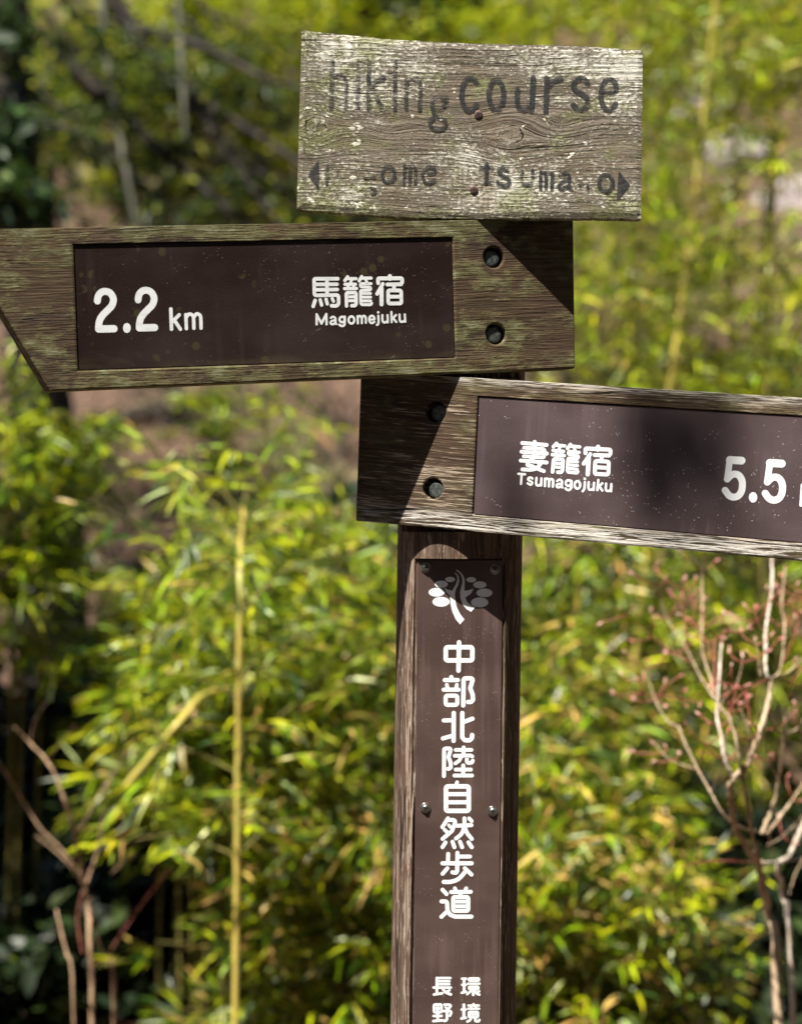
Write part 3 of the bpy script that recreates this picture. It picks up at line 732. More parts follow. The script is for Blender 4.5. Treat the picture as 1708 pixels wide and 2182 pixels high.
# plate follows the lean of the post
a0, a1 = pp(889, 1193), pp(1071, 1193); b0, b1 = pp(876, 2600), pp(1057, 2600)
V, F = prism([b0, b1, a1, a0], -0.0022, 0.0)
pl = mesh_obj('name_plate', V, F, M_pl_p, None, False); to_post(pl, fP.M)
bv = pl.modifiers.new('bev', 'BEVEL'); bv.width = 0.0008; bv.segments = 2
pl['label'] = 'long brown name plate with tree emblem and vertical white characters'
lettering(fP, pl, 'emblem', EMBLEM, c6, M_wht, 0.00012, MU * 700/1708)
lettering(fP, pl, 'lettering', CHUBU, c7, M_wht, 0.00012, MU * 700/1708)
lettering(fP, pl, 'lettering', HODO[:30], c8, M_wht, 0.00012, MU * 700/1705)
lettering(fP, pl, 'lettering', HODO[30:38], c8, M_wht, 0.00012, MU * 700/1705)
lettering(fP, pl, 'lettering', HODO[38:], c8, M_wht, 0.00012, MU * 700/1705)
lettering(fP, pl, 'lettering', mapg(KANKYO[:13], e2, 0.2412), c8, M_wht, 0.00012, MU * 700/1705)
lettering(fP, pl, 'lettering', mapg(KANKYO[13:], e2, 0.2412), c8, M_wht, 0.00012, MU * 700/1705)
for (u, v) in ((906.5, 1209), (1054, 1213), (906, 1722), (1049, 1729)):
    screw('plate_screw', pl, fP.loc(u, v), 0.0003, 0.0043, M_steel, 0.75, 0.5 + v, 1.35)


# ================================================================== THE GROUND AND HILLSIDE
def P3(u, v, s): return Vector(((u - 854) / FU * s, s - CAM_D, CAM_Z + (1091 - v) / FU * s))
def hit(u, v):
    """where the line of sight through (u, v) meets the hillside"""
    s = 6.5
    while s < 40:
        p = P3(u, v, s)
        if p.z <= terrain(p.x, p.y): return Vector((p.x, p.y, terrain(p.x, p.y)))
        s += 0.1
    return P3(u, v, 40)
def sstep(a, b, x):
    t = min(max((x - a) / (b - a), 0), 1); return t * t * (3 - 2 * t)
def terrain(x, y):
    h = 0.0
    h += 0.20 * math.exp(-((x - 0.75) / 0.6) ** 2 - ((y - 1.25) / 0.7) ** 2)      # bank under the bare shrub
    h -= 0.85 * sstep(2.6, 5.5, y)
    h += 0.57 * max(0.0, y - 6.0) if y < 46 else 0.57 * 40 + 0.25 * (y - 46)
    k = sstep(3.0, 9.0, y)
    h += k * (0.35 * mnoise.noise(Vector((x * 0.35, y * 0.35, 0))) + 0.16 * mnoise.noise(Vector((x * 1.1, y * 1.1, 4))))
    h += 0.03 * mnoise.noise(Vector((x * 2.5, y * 2.5, 7)))
    return h
def axis(spec):
    out = []
    for a, b, st in spec:
        n = max(1, int(round((b - a) / st)))
        out += [a + (b - a) * k / n for k in range(n)]
    return out + [spec[-1][1]]
gx = axis([(-60, -12, 4), (-12, -4, 0.5), (-4, 4, 0.16), (4, 12, 0.5), (12, 60, 4)])
gy = axis([(-30, -4, 2.6), (-4, 6, 0.16), (6, 24, 0.35), (24, 80, 3)])
V = [(x, y, terrain(x, y)) for y in gy for x in gx]; W = len(gx)
F = [(j*W+i, j*W+i+1, (j+1)*W+i+1, (j+1)*W+i) for j in range(len(gy)-1) for i in range(W-1)]
m = Mat('leaf_litter_soil'); x, y, z = m.xyz()
a = m.noise(m.vec(x, y, z), 9, 4, 0.7); b = m.noise(m.vec(x, y, z), 1.1, 3, 0.6); c_ = m.noise(m.vec(x, y, z), 55, 3, 0.7)
cc = m.mix((0.055, 0.034, 0.024), (0.185, 0.115, 0.080), (a * 0.6 + c_ * 0.45).ss(0.38, 0.70))
cc = m.mix(cc, (0.25, 0.17, 0.125), c_.ss(0.58, 0.7) * 0.6)
cc = m.mix(cc, (0.14, 0.155, 0.055), b.ss(0.52, 0.68) * 0.55)
m.set('Base Color', cc); m.set('Roughness', 0.95); m.set('Specular IOR Level', 0.15); m.bump(a * 0.7 + c_ * 0.4, 0.05, 0.9)
ground = mesh_obj('ground', V, F, m.mat); tag(ground, 'leaf-strewn brown ground rising into a wooded hillside', 'ground', kind='structure')

# ================================================================== FOLIAGE HELPERS
M_bleaf = leaf_mat('bamboo_leaf', 0.20, 0.36, 0.55)
M_tleaf = leaf_mat('tree_leaf', 0.40, 0.5, 0.4)
M_dleaf = leaf_mat('evergreen_leaf', 0.25, 0.45, 0.4)
M_dry = leaf_mat('dry_leaf', 0.15, 0.8, 0.2)

def leaf_cloud(name, mat, parent, base, dirs, length, width, colors, droop=0.25, fold=0.25, roll=None):
    """many lanceolate leaves as one mesh: base points, directions, sizes and colours are arrays"""
    n = len(base); base = np.asarray(base, float); d = np.asarray(dirs, float)
    d /= np.linalg.norm(d, axis=1)[:, None] + 1e-9
    up = np.tile([0, 0, 1.0], (n, 1)) + rng.normal(0, 0.45 if roll is None else roll, (n, 3))
    side = np.cross(d, up); side /= np.linalg.norm(side, axis=1)[:, None] + 1e-9
    nor = np.cross(side, d)
    L = np.asarray(length)[:, None]; Wd = np.asarray(width)[:, None] * 0.5
    dr = (np.abs(rng.normal(droop, droop * 0.6, n)))[:, None]
    down = np.array([[0, 0, -1.0]])
    def pt(t, w, f): return base + d * L * t + down * L * dr * t * t + side * Wd * w + nor * Wd * f
    A = np.stack([pt(0, 0, 0), pt(.30, 1, fold), pt(.30, 0, -fold*.3), pt(.30, -1, fold), pt(.68, .72, fold*.7), pt(.68, 0, -fold*.2), pt(.68, -.72, fold*.7), pt(1, 0, 0)], 1).reshape(-1, 3)
    tri = np.array([[0,2,1],[0,3,2],[1,2,5],[1,5,4],[2,3,6],[2,6,5],[4,5,7],[5,6,7]])
    Fc = (np.arange(n)[:, None, None] * 8 + tri[None]).reshape(-1, 3)
    me = bpy.data.meshes.new(name); me.vertices.add(len(A)); me.vertices.foreach_set('co', A.astype(np.float32).ravel())
    me.loops.add(Fc.size); me.loops.foreach_set('vertex_index', Fc.astype(np.int32).ravel())
    me.polygons.add(len(Fc)); me.polygons.foreach_set('loop_start', np.arange(0, Fc.size, 3, dtype=np.int32))
    me.polygons.foreach_set('loop_total', np.full(len(Fc), 3, np.int32)); me.update(calc_edges=True)
    at = me.color_attributes.new('Col', 'FLOAT_COLOR', 'POINT')
    cl = np.concatenate([np.repeat(np.asarray(colors, float), 8, 0), np.ones((n * 8, 1))], 1)
    at.data.foreach_set('color', cl.astype(np.float32).ravel())
    me.materials.append(mat); o = bpy.data.objects.new(name, me); col.objects.link(o)
    if parent: o.parent = parent
    o['kind'] = 'stuff'
    return o
def pick(pal, wts, n, jit=0.18):
    i = rng.choice(len(pal), n, p=np.array(wts) / sum(wts)); c = np.array(pal)[i]
    return np.clip(c * (1 + rng.normal(0, jit, (n, 1))) * (1 + rng.normal(0, 0.06, (n, 3))), 0.004, 0.9)
B_GREEN = [(0.030, 0.072, 0.004), (0.215, 0.315, 0.005), (0.44, 0.475, 0.007), (0.58, 0.37, 0.10), (0.42, 0.50, 0.20)]  # darkest and mint entries paint in the shaded gaps and the glints

M_culm = None
def culm_mat():
    m = Mat('bamboo_culm'); x, y, z = m.xyz()
    n1 = m.noise(m.vec(x * 60, y * 60, z * 6), 1, 3, 0.6); n2 = m.noise(m.vec(x * 6, y * 6, z * 3), 1, 2)
    c = m.mix((0.54, 0.43, 0.095), (0.34, 0.36, 0.08), n2.ss(0.45, 0.7)); c = m.mix(c, (0.30, 0.20, 0.07), n1.ss(0.6, 0.75) * 0.6)
    m.set('Base Color', c); m.set('Roughness', 0.4); return m.mat
M_culm = culm_mat()
M_twig = bark('bamboo_twig', (0.10, 0.10, 0.025), (0.22, 0.18, 0.05), 60)
M_node = bark('bamboo_node', (0.20, 0.15, 0.05), (0.42, 0.36, 0.16), 80)

def bamboo(path, r0, n_leaf, seed, wts=(3, 4, 3, 0.7, 0.5), lsize=(0.034, 0.098), spread=0.36, zmin=0.0, label=None, group=None, spray=(5, 10), twigs=True, low=0.0, taper=0.72, node=False):
    rs = random.Random(seed)
    base = Vector(path[0]); base.z = terrain(base.x, base.y) - 0.03
    path = [base] + [Vector(p) for p in path[1:]]
    L = sum((b - a).length for a, b in zip(path, path[1:]))
    root = empty('bamboo', base)
    tag(root, label or 'leafy yellow-green bamboo growing among the thicket behind the post', 'bamboo', group or 'bamboo of the thicket')
    rads = [r0 * (1 - taper * i / (len(path) - 1)) for i in range(len(path))]
    Q, R = smooth_path(path, rads, 24)
    # nodes: short swellings
    acc = 0; nodes = [0]; step = 0.17; nxt = step * 0.6; PQ = [Q[0]]; PR = [R[0]]; marks = []
    for a, b, ra in zip(Q, Q[1:], R[1:]):
        acc += (b - a).length; rr = ra
        if acc > nxt:
            nxt += step * rs.uniform(0.85, 1.15); marks.append((b, (b - a).normalized(), acc / L, ra)); rr = ra * 1.28
        PQ.append(b); PR.append(rr)
    V, F = tube(sub(base, PQ), PR, 9); mesh_obj('culm', V, F, M_culm if node else M_twig, root)
    if node:
        rg = []
        for (p, d, t, ra) in marks:
            for dz, k in ((-.004, 1.06), (.004, 1.12)):
                rg.append(tube(sub(base, [p + d * (dz - .0022), p + d * dz, p + d * (dz + .0022)]), [ra * 1.02, ra * k * 1.14, ra * 1.02], 10, True))
        V, F = join(rg); mesh_obj('node_rings', V, F, M_node, root)['kind'] = 'stuff'
    bases = []; dirs = []; parts = []
    per = max(1, n_leaf // max(1, len([k for k in marks if k[2] > low])))
    for (p, d, t, ra) in marks:
        if t <= low: continue
        cnt = 0; az0 = rs.uniform(0, 6.28)
        nb = 3
        for b in range(nb):
            az = az0 + b * 2.1 + rs.uniform(-0.5, 0.5)
            hd = Vector((math.cos(az), math.sin(az), rs.uniform(0.15, 0.9))).normalized()
            ln = spread * rs.uniform(0.55, 1.15) * (1.1 - 0.45 * t)
            q = [p, p + hd * ln * 0.5 + Vector((0, 0, 0.02)), p + hd * ln + Vector((0, 0, -0.10 * ln))]
            bq, br = smooth_path(q, [0.0032, 0.0022, 0.0012], 4)
            if twigs: parts.append(tube(sub(base, bq), br, 4, False))
            target = per / nb
            while target > 0:
                k = rs.uniform(0.25, 1.0); o = bq[min(len(bq) - 1, int(k * (len(bq) - 1)))]
                o = o + Vector((rs.gauss(0, .03), rs.gauss(0, .03), rs.gauss(0, .035)))
                fd = (hd + Vector((rs.gauss(0, .7), rs.gauss(0, .7), rs.gauss(-0.1, .5)))).normalized()
                ns = rs.randint(*spray); sd = fd.cross(Vector((0, 0, 1)))
                for s in range(ns):
                    w = (s / max(1, ns - 1) - 0.5) * 1.9
                    dd = fd * math.cos(w) + sd * math.sin(w) + Vector((rs.gauss(0, .12), rs.gauss(0, .12), rs.gauss(-.15, .16)))
                    bases.append(o + fd * 0.02 * s * 0.5 - base); dirs.append(dd)
                target -= ns
    if not bases: bases = [path[-1] - base]; dirs = [Vector((0, 0, 1))]
    n = len(bases)
    if twigs and parts: V, F = join(parts); t = mesh_obj('twigs', V, F, M_twig, root); t['kind'] = 'stuff'
    ln = rng.uniform(*lsize, n)
    leaf_cloud('foliage', M_bleaf, root, [tuple(b) for b in bases], [tuple(d) for d in dirs], ln, ln * rng.uniform(0.075, 0.12, n), pick(B_GREEN, wts, n, 0.30), 0.22, 0.22)
    return root

# ---- bamboo standing left of the post
bamboo([P3(497, 2260, 4.08), P3(506, 1700, 4.08), P3(511, 1240, 4.10), P3(513, 1150, 4.35), P3(520, 1080, 4.7)], 0.0064, 620, 1, low=0.30, spread=0.34, taper=0.25, node=True,
       label='bamboo with a straight bare yellow culm between post and twiggy shrub')
bamboo([P3(640, 2150, 5.0), P3(600, 1800, 4.95), P3(520, 1500, 4.75), P3(440, 1480, 4.5), P3(385, 1535, 4.3), P3(330, 1602, 4.3), P3(268, 1675, 4.3)], 0.0085, 60, 2, low=0.93, taper=0.25, node=True, label='bent pale bamboo culm arching down over the dark hollow', spread=0.2)
bamboo([P3(796, 2250, 5.0), P3(800, 2050, 5.0), P3(815, 1800, 5.05), P3(830, 1400, 5.1)], 0.011, 620, 3, low=0.25, node=True, wts=(3, 3, 3, 1.6, .6),
       label='bamboo with stubby yellow culm rising just left of the post')
lb = [(350, 1330, 5.0), (400, 1400, 4.9), (380, 1270, 4.9), (400, 1180, 5.1), (470, 1110, 4.9), (560, 1060, 5.2), (640, 1010, 5.3), (700, 1100, 4.9), (760, 1000, 5.4), (830, 1060, 5.1),
      (450, 1470, 4.5), (540, 1420, 4.6), (640, 1350, 4.5), (740, 1330, 4.7), (820, 1420, 4.5), (600, 1650, 4.4), (720, 1640, 4.4), (800, 1750, 4.4), (880, 1250, 5.0), (560, 900, 5.3), (430, 1560, 4.8)]
for i, (u, v, s) in enumerate(lb):
    v = v + 120 if v < 1200 and u != 560 else v; s += 0.15
    du = random.uniform(-40, 40); b = P3(u + du, 2200, s); low = v > 1300
    mid = P3(u + du * 0.5, (v + 2200) / 2, s)
    w = (4.5, 3.2, 2.6, 2.0, .6) if u > 560 and v > 1350 else (4, 3.6, 3.2, .5, .8)
    bamboo([b, mid, P3(u, v + 90, s - 0.03), P3(u + random.uniform(-50, 50), v, s - 0.12)], 0.0055, 1500, 20 + i, wts=w, spread=0.30, low=(0.58 if v > 1300 else 0.40) if u < 570 else 0.08, label='leafy bamboo of the thicket between the post and the dark hollow', group='bamboo between post and hollow')
# ---- bamboo right of the post
bamboo([P3(1290, 2200, 6.0), P3(1325, 1690, 6.0), P3(1372, 1230, 6.0), P3(1432, 790, 6.0), P3(1478, 430, 6.0), P3(1505, 180, 6.0), P3(1535, -120, 6.0)], 0.0135, 1300, 60, low=0.2, spread=0.42, node=True,
       label='tall bamboo with thick yellow culm leaning right behind the right arm board')
bamboo([P3(1180, 2200, 6.0), P3(1210, 1400, 6.0), P3(1290, 700, 6.0), P3(1500, 560, 5.9), P3(1410, 300, 5.9)], 0.006, 800, 61, low=0.2, spread=0.4)
rb = [(1150, 1180, 5.2), (1230, 1120, 5.5), (1300, 1230, 5.2), (1180, 1420, 4.8), (1270, 1480, 4.9), (1360, 1400, 5.3), (1140, 1640, 4.6), (1240, 1700, 4.6), (1330, 1760, 4.7), (1150, 1850, 4.4), (1260, 1920, 4.4), (1400, 1980, 4.5), (1440, 1620, 5.6), (1000, 1500, 5.2)]
for i, (u, v, s) in enumerate(rb):
    b = P3(u + random.uniform(-50, 50), 2230, s)
    bamboo([b, P3(u - 10, (v + 2230) / 2, s), P3(u, v + 80, s), P3(u + random.uniform(-50, 60), v, s - 0.1)], 0.0055, 1500, 90 + i, wts=(4.5, 3.2, 2.8, 2.2 if v > 1350 else 0.5, .6), spread=0.30, low=0.05, label='leafy bamboo with some tan leaves between the post and the budding shrub', group='bamboo between post and budding shrub')
rt = [(1130, 300, 6.6), (1260, 60, 6.4), (1380, -60, 6.2), (1450, 100, 6.6), (1580, -80, 6.2), (1660, 60, 5.9), (1300, 480, 6.2), (1560, 560, 6.6), (1690, 640, 6.2), (1220, 720, 6.4), (1640, 820, 6.8), (1390, 620, 6.7)]
for i, (u, v, s) in enumerate(rt):
    b = P3(u + random.uniform(-60, 10), 1900, s)
    bamboo([b, P3(u - 30, (v + 1800) / 2, s), P3(u - 5, v + 150, s), P3(u + random.uniform(-60, 80), v, s - 0.15)], 0.007, 950, 120 + i, wts=(2.4, 4, 5, .8, 1.0), spread=0.44, lsize=(0.04, 0.105), low=0.30, label='tall feathery yellow-green bamboo rising above the right arm board', group='tall bamboo above the right arm board')
# ---- bamboo at the shady left side
lf = [(30, 780, 5.2), (90, 880, 5.4), (-40, 900, 5.0), (50, 1030, 5.2), (-30, 1120, 5.1)]
for i, (u, v, s) in enumerate(lf):
    b = P3(u - 20, 2000, s)
    bamboo([b, P3(u - 5, 1500, s), P3(u, v + 90, s), P3(u + random.uniform(-40, 60), v, s - .1)], 0.006, 1600, 160 + i, wts=(4, 4, 3, .2, .4), spread=0.30, low=0.60, label='bamboo with shaded foot under the tip of the mossy arm board', group='bamboo under the mossy arm board')

# ================================================================== TREES
def tree(name, label, base, trunk, r0, crown, pal, wts, lsize, bark_m, leaf_m, limbs=(), group=None, cat='tree', lw=0.5, droop=0.2):
    """trunk: points; crown: list of (centre, radii, leaves); limbs: list of (points, r0)"""
    base = Vector(base); root = empty(name, base); tag(root, label, cat, group)
    pts = [Vector(p) for p in trunk]
    Q, R = smooth_path(pts, [r0 * (1 - 0.6 * i / max(1, len(pts) - 1)) for i in range(len(pts))], 6)
    V, F = tube(sub(base, Q), R, 10, True, 0.12); mesh_obj('trunk', V, F, bark_m, root)
    for lp, lr in limbs:
        Q, R = smooth_path(lp, [lr * (1 - 0.75 * i / max(1, len(lp) - 1)) for i in range(len(lp))], 5)
        V, F = tube(sub(base, Q), R, 6, True, 0.1); mesh_obj('limb', V, F, bark_m, root)
    B = []; D = []
    for c, rad, n in crown:
        k = max(3, n // 45)
        cen = rng.normal(0, 1, (k, 3)); cen /= np.linalg.norm(cen, axis=1)[:, None]; cen *= (rng.uniform(0.15, 1, (k, 1)) ** 0.5)
        cen = cen * np.array(rad) + np.array(tuple(Vector(c) - base))
        idx = rng.integers(0, k, n); sp = np.mean(rad) * 0.20
        p = cen[idx] + rng.normal(0, 1, (n, 3)) * np.array([sp, sp, sp * 0.55])
        B.append(p); D.append(rng.normal(0, 1, (n, 3)) * np.array([1, 1, 0.5]))
    if B:
        B = np.concatenate(B); D = np.concatenate(D); n = len(B); ln = rng.uniform(*lsize, n)
        leaf_cloud('crown', leaf_m, root, B, D, ln, ln * lw * rng.uniform(0.8, 1.2, n), pick(pal, wts, n, 0.22), droop, 0.15)
    return root
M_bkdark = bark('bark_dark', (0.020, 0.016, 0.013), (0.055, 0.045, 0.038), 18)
M_bkgrey = bark('bark_grey', (0.16, 0.15, 0.125), (0.36, 0.345, 0.30), 14)
M_bkpale = bark('bark_pale', (0.34, 0.34, 0.27), (0.55, 0.54, 0.46), 20)
M_bkbrown = bark('bark_brown', (0.07, 0.05, 0.038), (0.15, 0.115, 0.09), 16)
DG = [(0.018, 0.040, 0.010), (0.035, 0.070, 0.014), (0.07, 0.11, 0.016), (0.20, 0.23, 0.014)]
YG = [(0.08, 0.14, 0.006), (0.185, 0.245, 0.006), (0.36, 0.38, 0.007), (0.025, 0.05, 0.008)]

# dark evergreen beside the path on the left: its crown shades the hollow below
tb = Vector((-2.9, 2.3, terrain(-2.9, 2.3)))
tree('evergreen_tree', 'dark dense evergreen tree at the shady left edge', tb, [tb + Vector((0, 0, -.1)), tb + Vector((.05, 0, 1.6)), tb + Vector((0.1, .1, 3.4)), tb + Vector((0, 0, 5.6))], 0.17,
     [((-3.0, 2.4, 3.3), (1.0, 1.1, 0.8), 5200), ((-3.1, 2.3, 4.4), (1.2, 1.3, 0.8), 5200), ((-1.75, 3.4, 1.65), (0.45, 0.55, 0.42), 5200)],  # last clump is unseen, added to block sun from the hollow
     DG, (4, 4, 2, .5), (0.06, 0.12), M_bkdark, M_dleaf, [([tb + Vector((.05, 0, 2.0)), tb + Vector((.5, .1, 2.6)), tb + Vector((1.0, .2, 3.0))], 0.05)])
# dark trunk rising from the hollow
b = P3(175, 1900, 7.2); b.z = terrain(b.x, b.y)
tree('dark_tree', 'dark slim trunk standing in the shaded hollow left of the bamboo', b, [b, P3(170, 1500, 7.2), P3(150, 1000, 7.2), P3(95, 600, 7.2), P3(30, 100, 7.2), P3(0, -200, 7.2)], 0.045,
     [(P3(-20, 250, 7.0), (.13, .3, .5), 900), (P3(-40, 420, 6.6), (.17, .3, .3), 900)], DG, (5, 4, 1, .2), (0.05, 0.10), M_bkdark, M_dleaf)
# fir with drooping limbs crossing the upper left
s = 8.2
fb = P3(120, 1500, s + .4); fb.z = terrain(fb.x, fb.y)
fl_ = [([P3(20, -260, s), P3(150, -160, s), P3(270, 55, s), P3(400, 205, s - .1), P3(480, 320, s - .2), P3(610, 500, s - .3)], .045),
       ([P3(60, 60, s), P3(190, 175, s), P3(330, 310, s - .1), P3(450, 415, s - .2), P3(600, 560, s - .3)], .038),
       ([P3(270, 55, s), P3(420, 95, s - .1), P3(560, 165, s - .2), P3(660, 190, s - .3)], .026),
       ([P3(400, 205, s - .1), P3(510, 265, s - .2), P3(640, 350, s - .3), P3(720, 420, s - .3)], .024),
       ([P3(330, 310, s - .1), P3(400, 330, s - .1), P3(520, 350, s - .2), P3(640, 430, s - .2)], .022),
       ([P3(30, 250, s), P3(200, 300, s - .1), P3(330, 420, s - .2), P3(450, 560, s - .3)], .028)]
rl = random.Random(4)
for k in range(16):
    u0, v0 = rl.uniform(60, 430), rl.uniform(-60, 330); L = rl.uniform(180, 380); a = rl.uniform(.45, 1.0); ds = rl.uniform(-.4, .3)
    fl_.append(([P3(u0 + L * t * math.cos(a), v0 + L * t * math.sin(a) + 14 * math.sin(t * 5 + k), s + ds) for t in (0, .25, .5, .75, 1)], rl.uniform(.010, .019)))
fc = []
for pts, _ in fl_:
    for a, c in zip(pts, pts[1:]):
        for t in ((0.25, 0.75) if _ > .02 else (0.5,)):
            q = Vector(a).lerp(Vector(c), t) + Vector((random.uniform(-.1, .1), random.uniform(-.2, .2), random.uniform(-.12, .06)))
            fc.append((q + Vector((0, .1, -.06)), (0.22, 0.26, 0.05), 80))
tree('fir_tree', 'fir with long dark limbs drooping to the right', fb, [fb, P3(70, 900, s + .3), P3(40, 300, s + .1), P3(20, -250, s)], 0.13, fc, DG + [(0.30, 0.30, 0.010)], (6, 4, 2, 1.3, 1.6), (0.03, 0.06), M_bkdark, M_tleaf, fl_, lw=0.35)
# two pale dead limbs hanging through the fir
bark_dead = bark('bark_dead', (0.13, 0.135, 0.10), (0.27, 0.27, 0.21), 14)
fir = [o for o in col.objects if o.name.startswith('fir_tree')][0]
for pts, r in (([(20, -260), (140, -200), (205, -60), (225, 100), (245, 240), (268, 360), (290, 480), (310, 640)], .014), ([(20, -260), (260, -220), (365, -80), (382, 60), (388, 160), (395, 300)], .012)):
    q = [P3(u, v, 7.85) for u, v in pts]
    Q, Rr = smooth_path(q, [r * (1 - .35 * k / (len(q) - 1)) for k in range(len(q))], 6); V, F = tube(sub(fb, Q), Rr, 8, True, .25)
    mesh_obj('dead_limb', V, F, bark_dead, fir)['label'] = 'pale grey bare dead limb hanging down'
# trees up the slope behind
far = [(330, 60, 16.5, .95, 950, (1, 3, 4, 1)), (560, 90, 15.5, .9, 1050, (1, 3, 4, 1)), (470, 330, 16, .7, 620, (2, 3, 3, 2)), (100, 160, 11, .7, 800, (3, 3, 2, 3)), (640, 330, 15.5, .65, 420, (2, 3, 3, 2)),
       (1180, 150, 13, .9, 1100, (1, 3, 4, 1)), (1420, 60, 12.5, .9, 1200, (1, 3, 5, .6)), (1640, 120, 12, .9, 1100, (1, 3, 5, .6)), (1330, 520, 11.5, .7, 800, (1, 3, 4, 1)), (1560, 700, 11, .6, 600, (1, 3, 4, 1))]
for i, (u, v, s, r, n, w) in enumerate(far):
    c = P3(u, v, s); b = Vector((c.x - .2, c.y + .3, 0)); b.z = terrain(b.x, b.y)
    tree('hillside_tree', 'small yellow-green leafy tree on the hillside', b, [b, b.lerp(c, .5) + Vector((.1, 0, 0)), c], 0.05, [(c, (r, r, r * .75), int(n * 2.6))], YG, w, (0.05, 0.09), M_bkbrown, M_tleaf, group='trees scattered up the hillside')
# nearer yellow-green saplings with thin dark stems among the fir limbs
for i, (u, v, s, r, n) in enumerate(((340, 30, 9.6, .30, 520), (520, 40, 10.0, .36, 700), (610, 120, 10.5, .30, 480), (430, 190, 9.6, .22, 300), (300, 170, 9.4, .22, 300), (520, 310, 10.2, .26, 320), (350, 250, 9.5, .2, 260), (610, 420, 10.5, .24, 260), (470, 430, 9.8, .2, 220), (250, 400, 10, .2, 240), (120, 200, 9.2, .2, 260), (720, 30, 11, .4, 500), (110, 330, 9.4, .16, 200))):
    s += 4.4; r *= 1.45; n = int(n * 1.7); c = P3(u, v, s); b = Vector((c.x + random.uniform(-.3, .3), c.y + random.uniform(.2, .8), 0)); b.z = terrain(b.x, b.y)
    tree('young_tree', 'thin young tree with bright yellow-green leaves among the fir limbs', b, [b, b.lerp(c, .5) + Vector((random.uniform(-.15, .15), 0, 0)), c, c + Vector((.05, 0, .3))], .022, [(c, (r, r * 1.2, r * .7), n)], YG, (1, 3, 5, .5), (.045, .085), M_bkdark, M_tleaf, group='young trees among the fir limbs')
# leafless brush and a few seedlings on the brown slope
for i in range(16):
    u = random.uniform(130, 780); v = random.uniform(860, 1120)
    b = hit(u, v); br = []
    root = empty('leafless_brush', b); tag(root, 'thin dark leafless brush on the brown slope', 'shrub', 'leafless brush on the slope')
    for k in range(9):
        d = Vector((random.gauss(0, .9), random.gauss(0, .5), .7)).normalized(); L = random.uniform(.3, .9); p = Vector((0, 0, -.03)); pts = [p]
        for q in range(3): p = p + (d + Vector((random.gauss(0, .35), random.gauss(0, .3), random.gauss(0, .2)))) * L / 3; pts.append(p)
        Q, Rr = smooth_path(pts, [.011, .008, .006, .003], 3); br.append(tube(Q, Rr, 4, True))
    V, F = join(br); mesh_obj('stems', V, F, M_bkdark if i % 3 else M_bkbrown, root)['kind'] = 'stuff'
for i in range(6):
    u = random.uniform(140, 780); v = random.uniform(830, 1100); b = hit(u, v); c = b + Vector((0, 0, .16))
    tree('slope_seedling', 'low green seedling clump on the brown slope', b, [b - Vector((0, 0, .03)), b + Vector((0, 0, .08)), c], .008, [(c, (.2, .2, .12), 130)], YG, (3, 3, 2, 2), (.04, .08), M_bkdark, M_tleaf, cat='seedling', group='seedling clumps on the slope')
# tall dark trunks above the top sign
for i, (u, wd) in enumerate(((895, .17), (790, .10), (985, .08))):
    b = P3(u, 600, 16 + i); b.z = terrain(b.x, b.y); c = P3(u + 5, -250, 16 + i)
    tree('cedar_tree', ('stout dark cedar trunk above the bleached sign', 'dark cedar left of the stout trunk', 'slender dark cedar right of the stout trunk')[i], b, [b, b.lerp(c, .5), c], wd,
         [(P3(u + 20, -10, 16 + i), (.8, .8, .45), 1600), (P3(u - 30, -160, 16 + i), (1.0, .8, .5), 1200)], DG, (4, 4, 2, .5), (0.08, 0.16), M_bkdark, M_dleaf)
# fallen branch on the brown slope
q = [hit(u_, v_) + Vector((0, -.05, .05)) for u_, v_ in ((140, 930), (240, 915), (330, 912), (440, 896))]
Q, R = smooth_path(q, [.035, .04, .035, .02], 6); V, F = tube(sub(q[0], Q), R, 7, True, .2)
o = mesh_obj('fallen_branch', V, F, M_bkdark); o.location = q[0]; tag(o, 'dark dead branch lying across the brown slope', 'branch')
# pale rocks on the slope
def rock(c, r, lab, sd):
    bm = bmesh.new(); bmesh.ops.create_icosphere(bm, subdivisions=3, radius=1)
    for v in bm.verts:
        k = 1 + .35 * mnoise.noise(v.co * 1.3 + Vector((sd, 0, 0))) + .12 * mnoise.noise(v.co * 4 + Vector((sd, 3, 0)))
        v.co = Vector((v.co.x * r[0], v.co.y * r[1], v.co.z * r[2])) * k
    me = bpy.data.meshes.new('rock'); bm.to_mesh(me); bm.free(); o = bpy.data.objects.new('rock', me); col.objects.link(o); o.location = c
    me.materials.append(M_rock); tag(o, lab, 'rock'); return o
M_rock = simple('rock_pale', (0.42, 0.36, 0.35), 0.9, var=(0.24, 0.20, 0.19), scale=6, bump=.03)
for (u, v, s, r, lab, sd) in ((1560, 340, 13.0, (.34, .3, .22), 'pale pinkish rock on the slope right of the sign', 1), (1690, 440, 12.5, (.36, .3, .2), 'pale rock at the far right below the other one', 5), (1490, 260, 14, (.25, .25, .3), 'small grey rock higher on the slope by the culm', 9)):
    rock(hit(u, v), r, lab, sd)
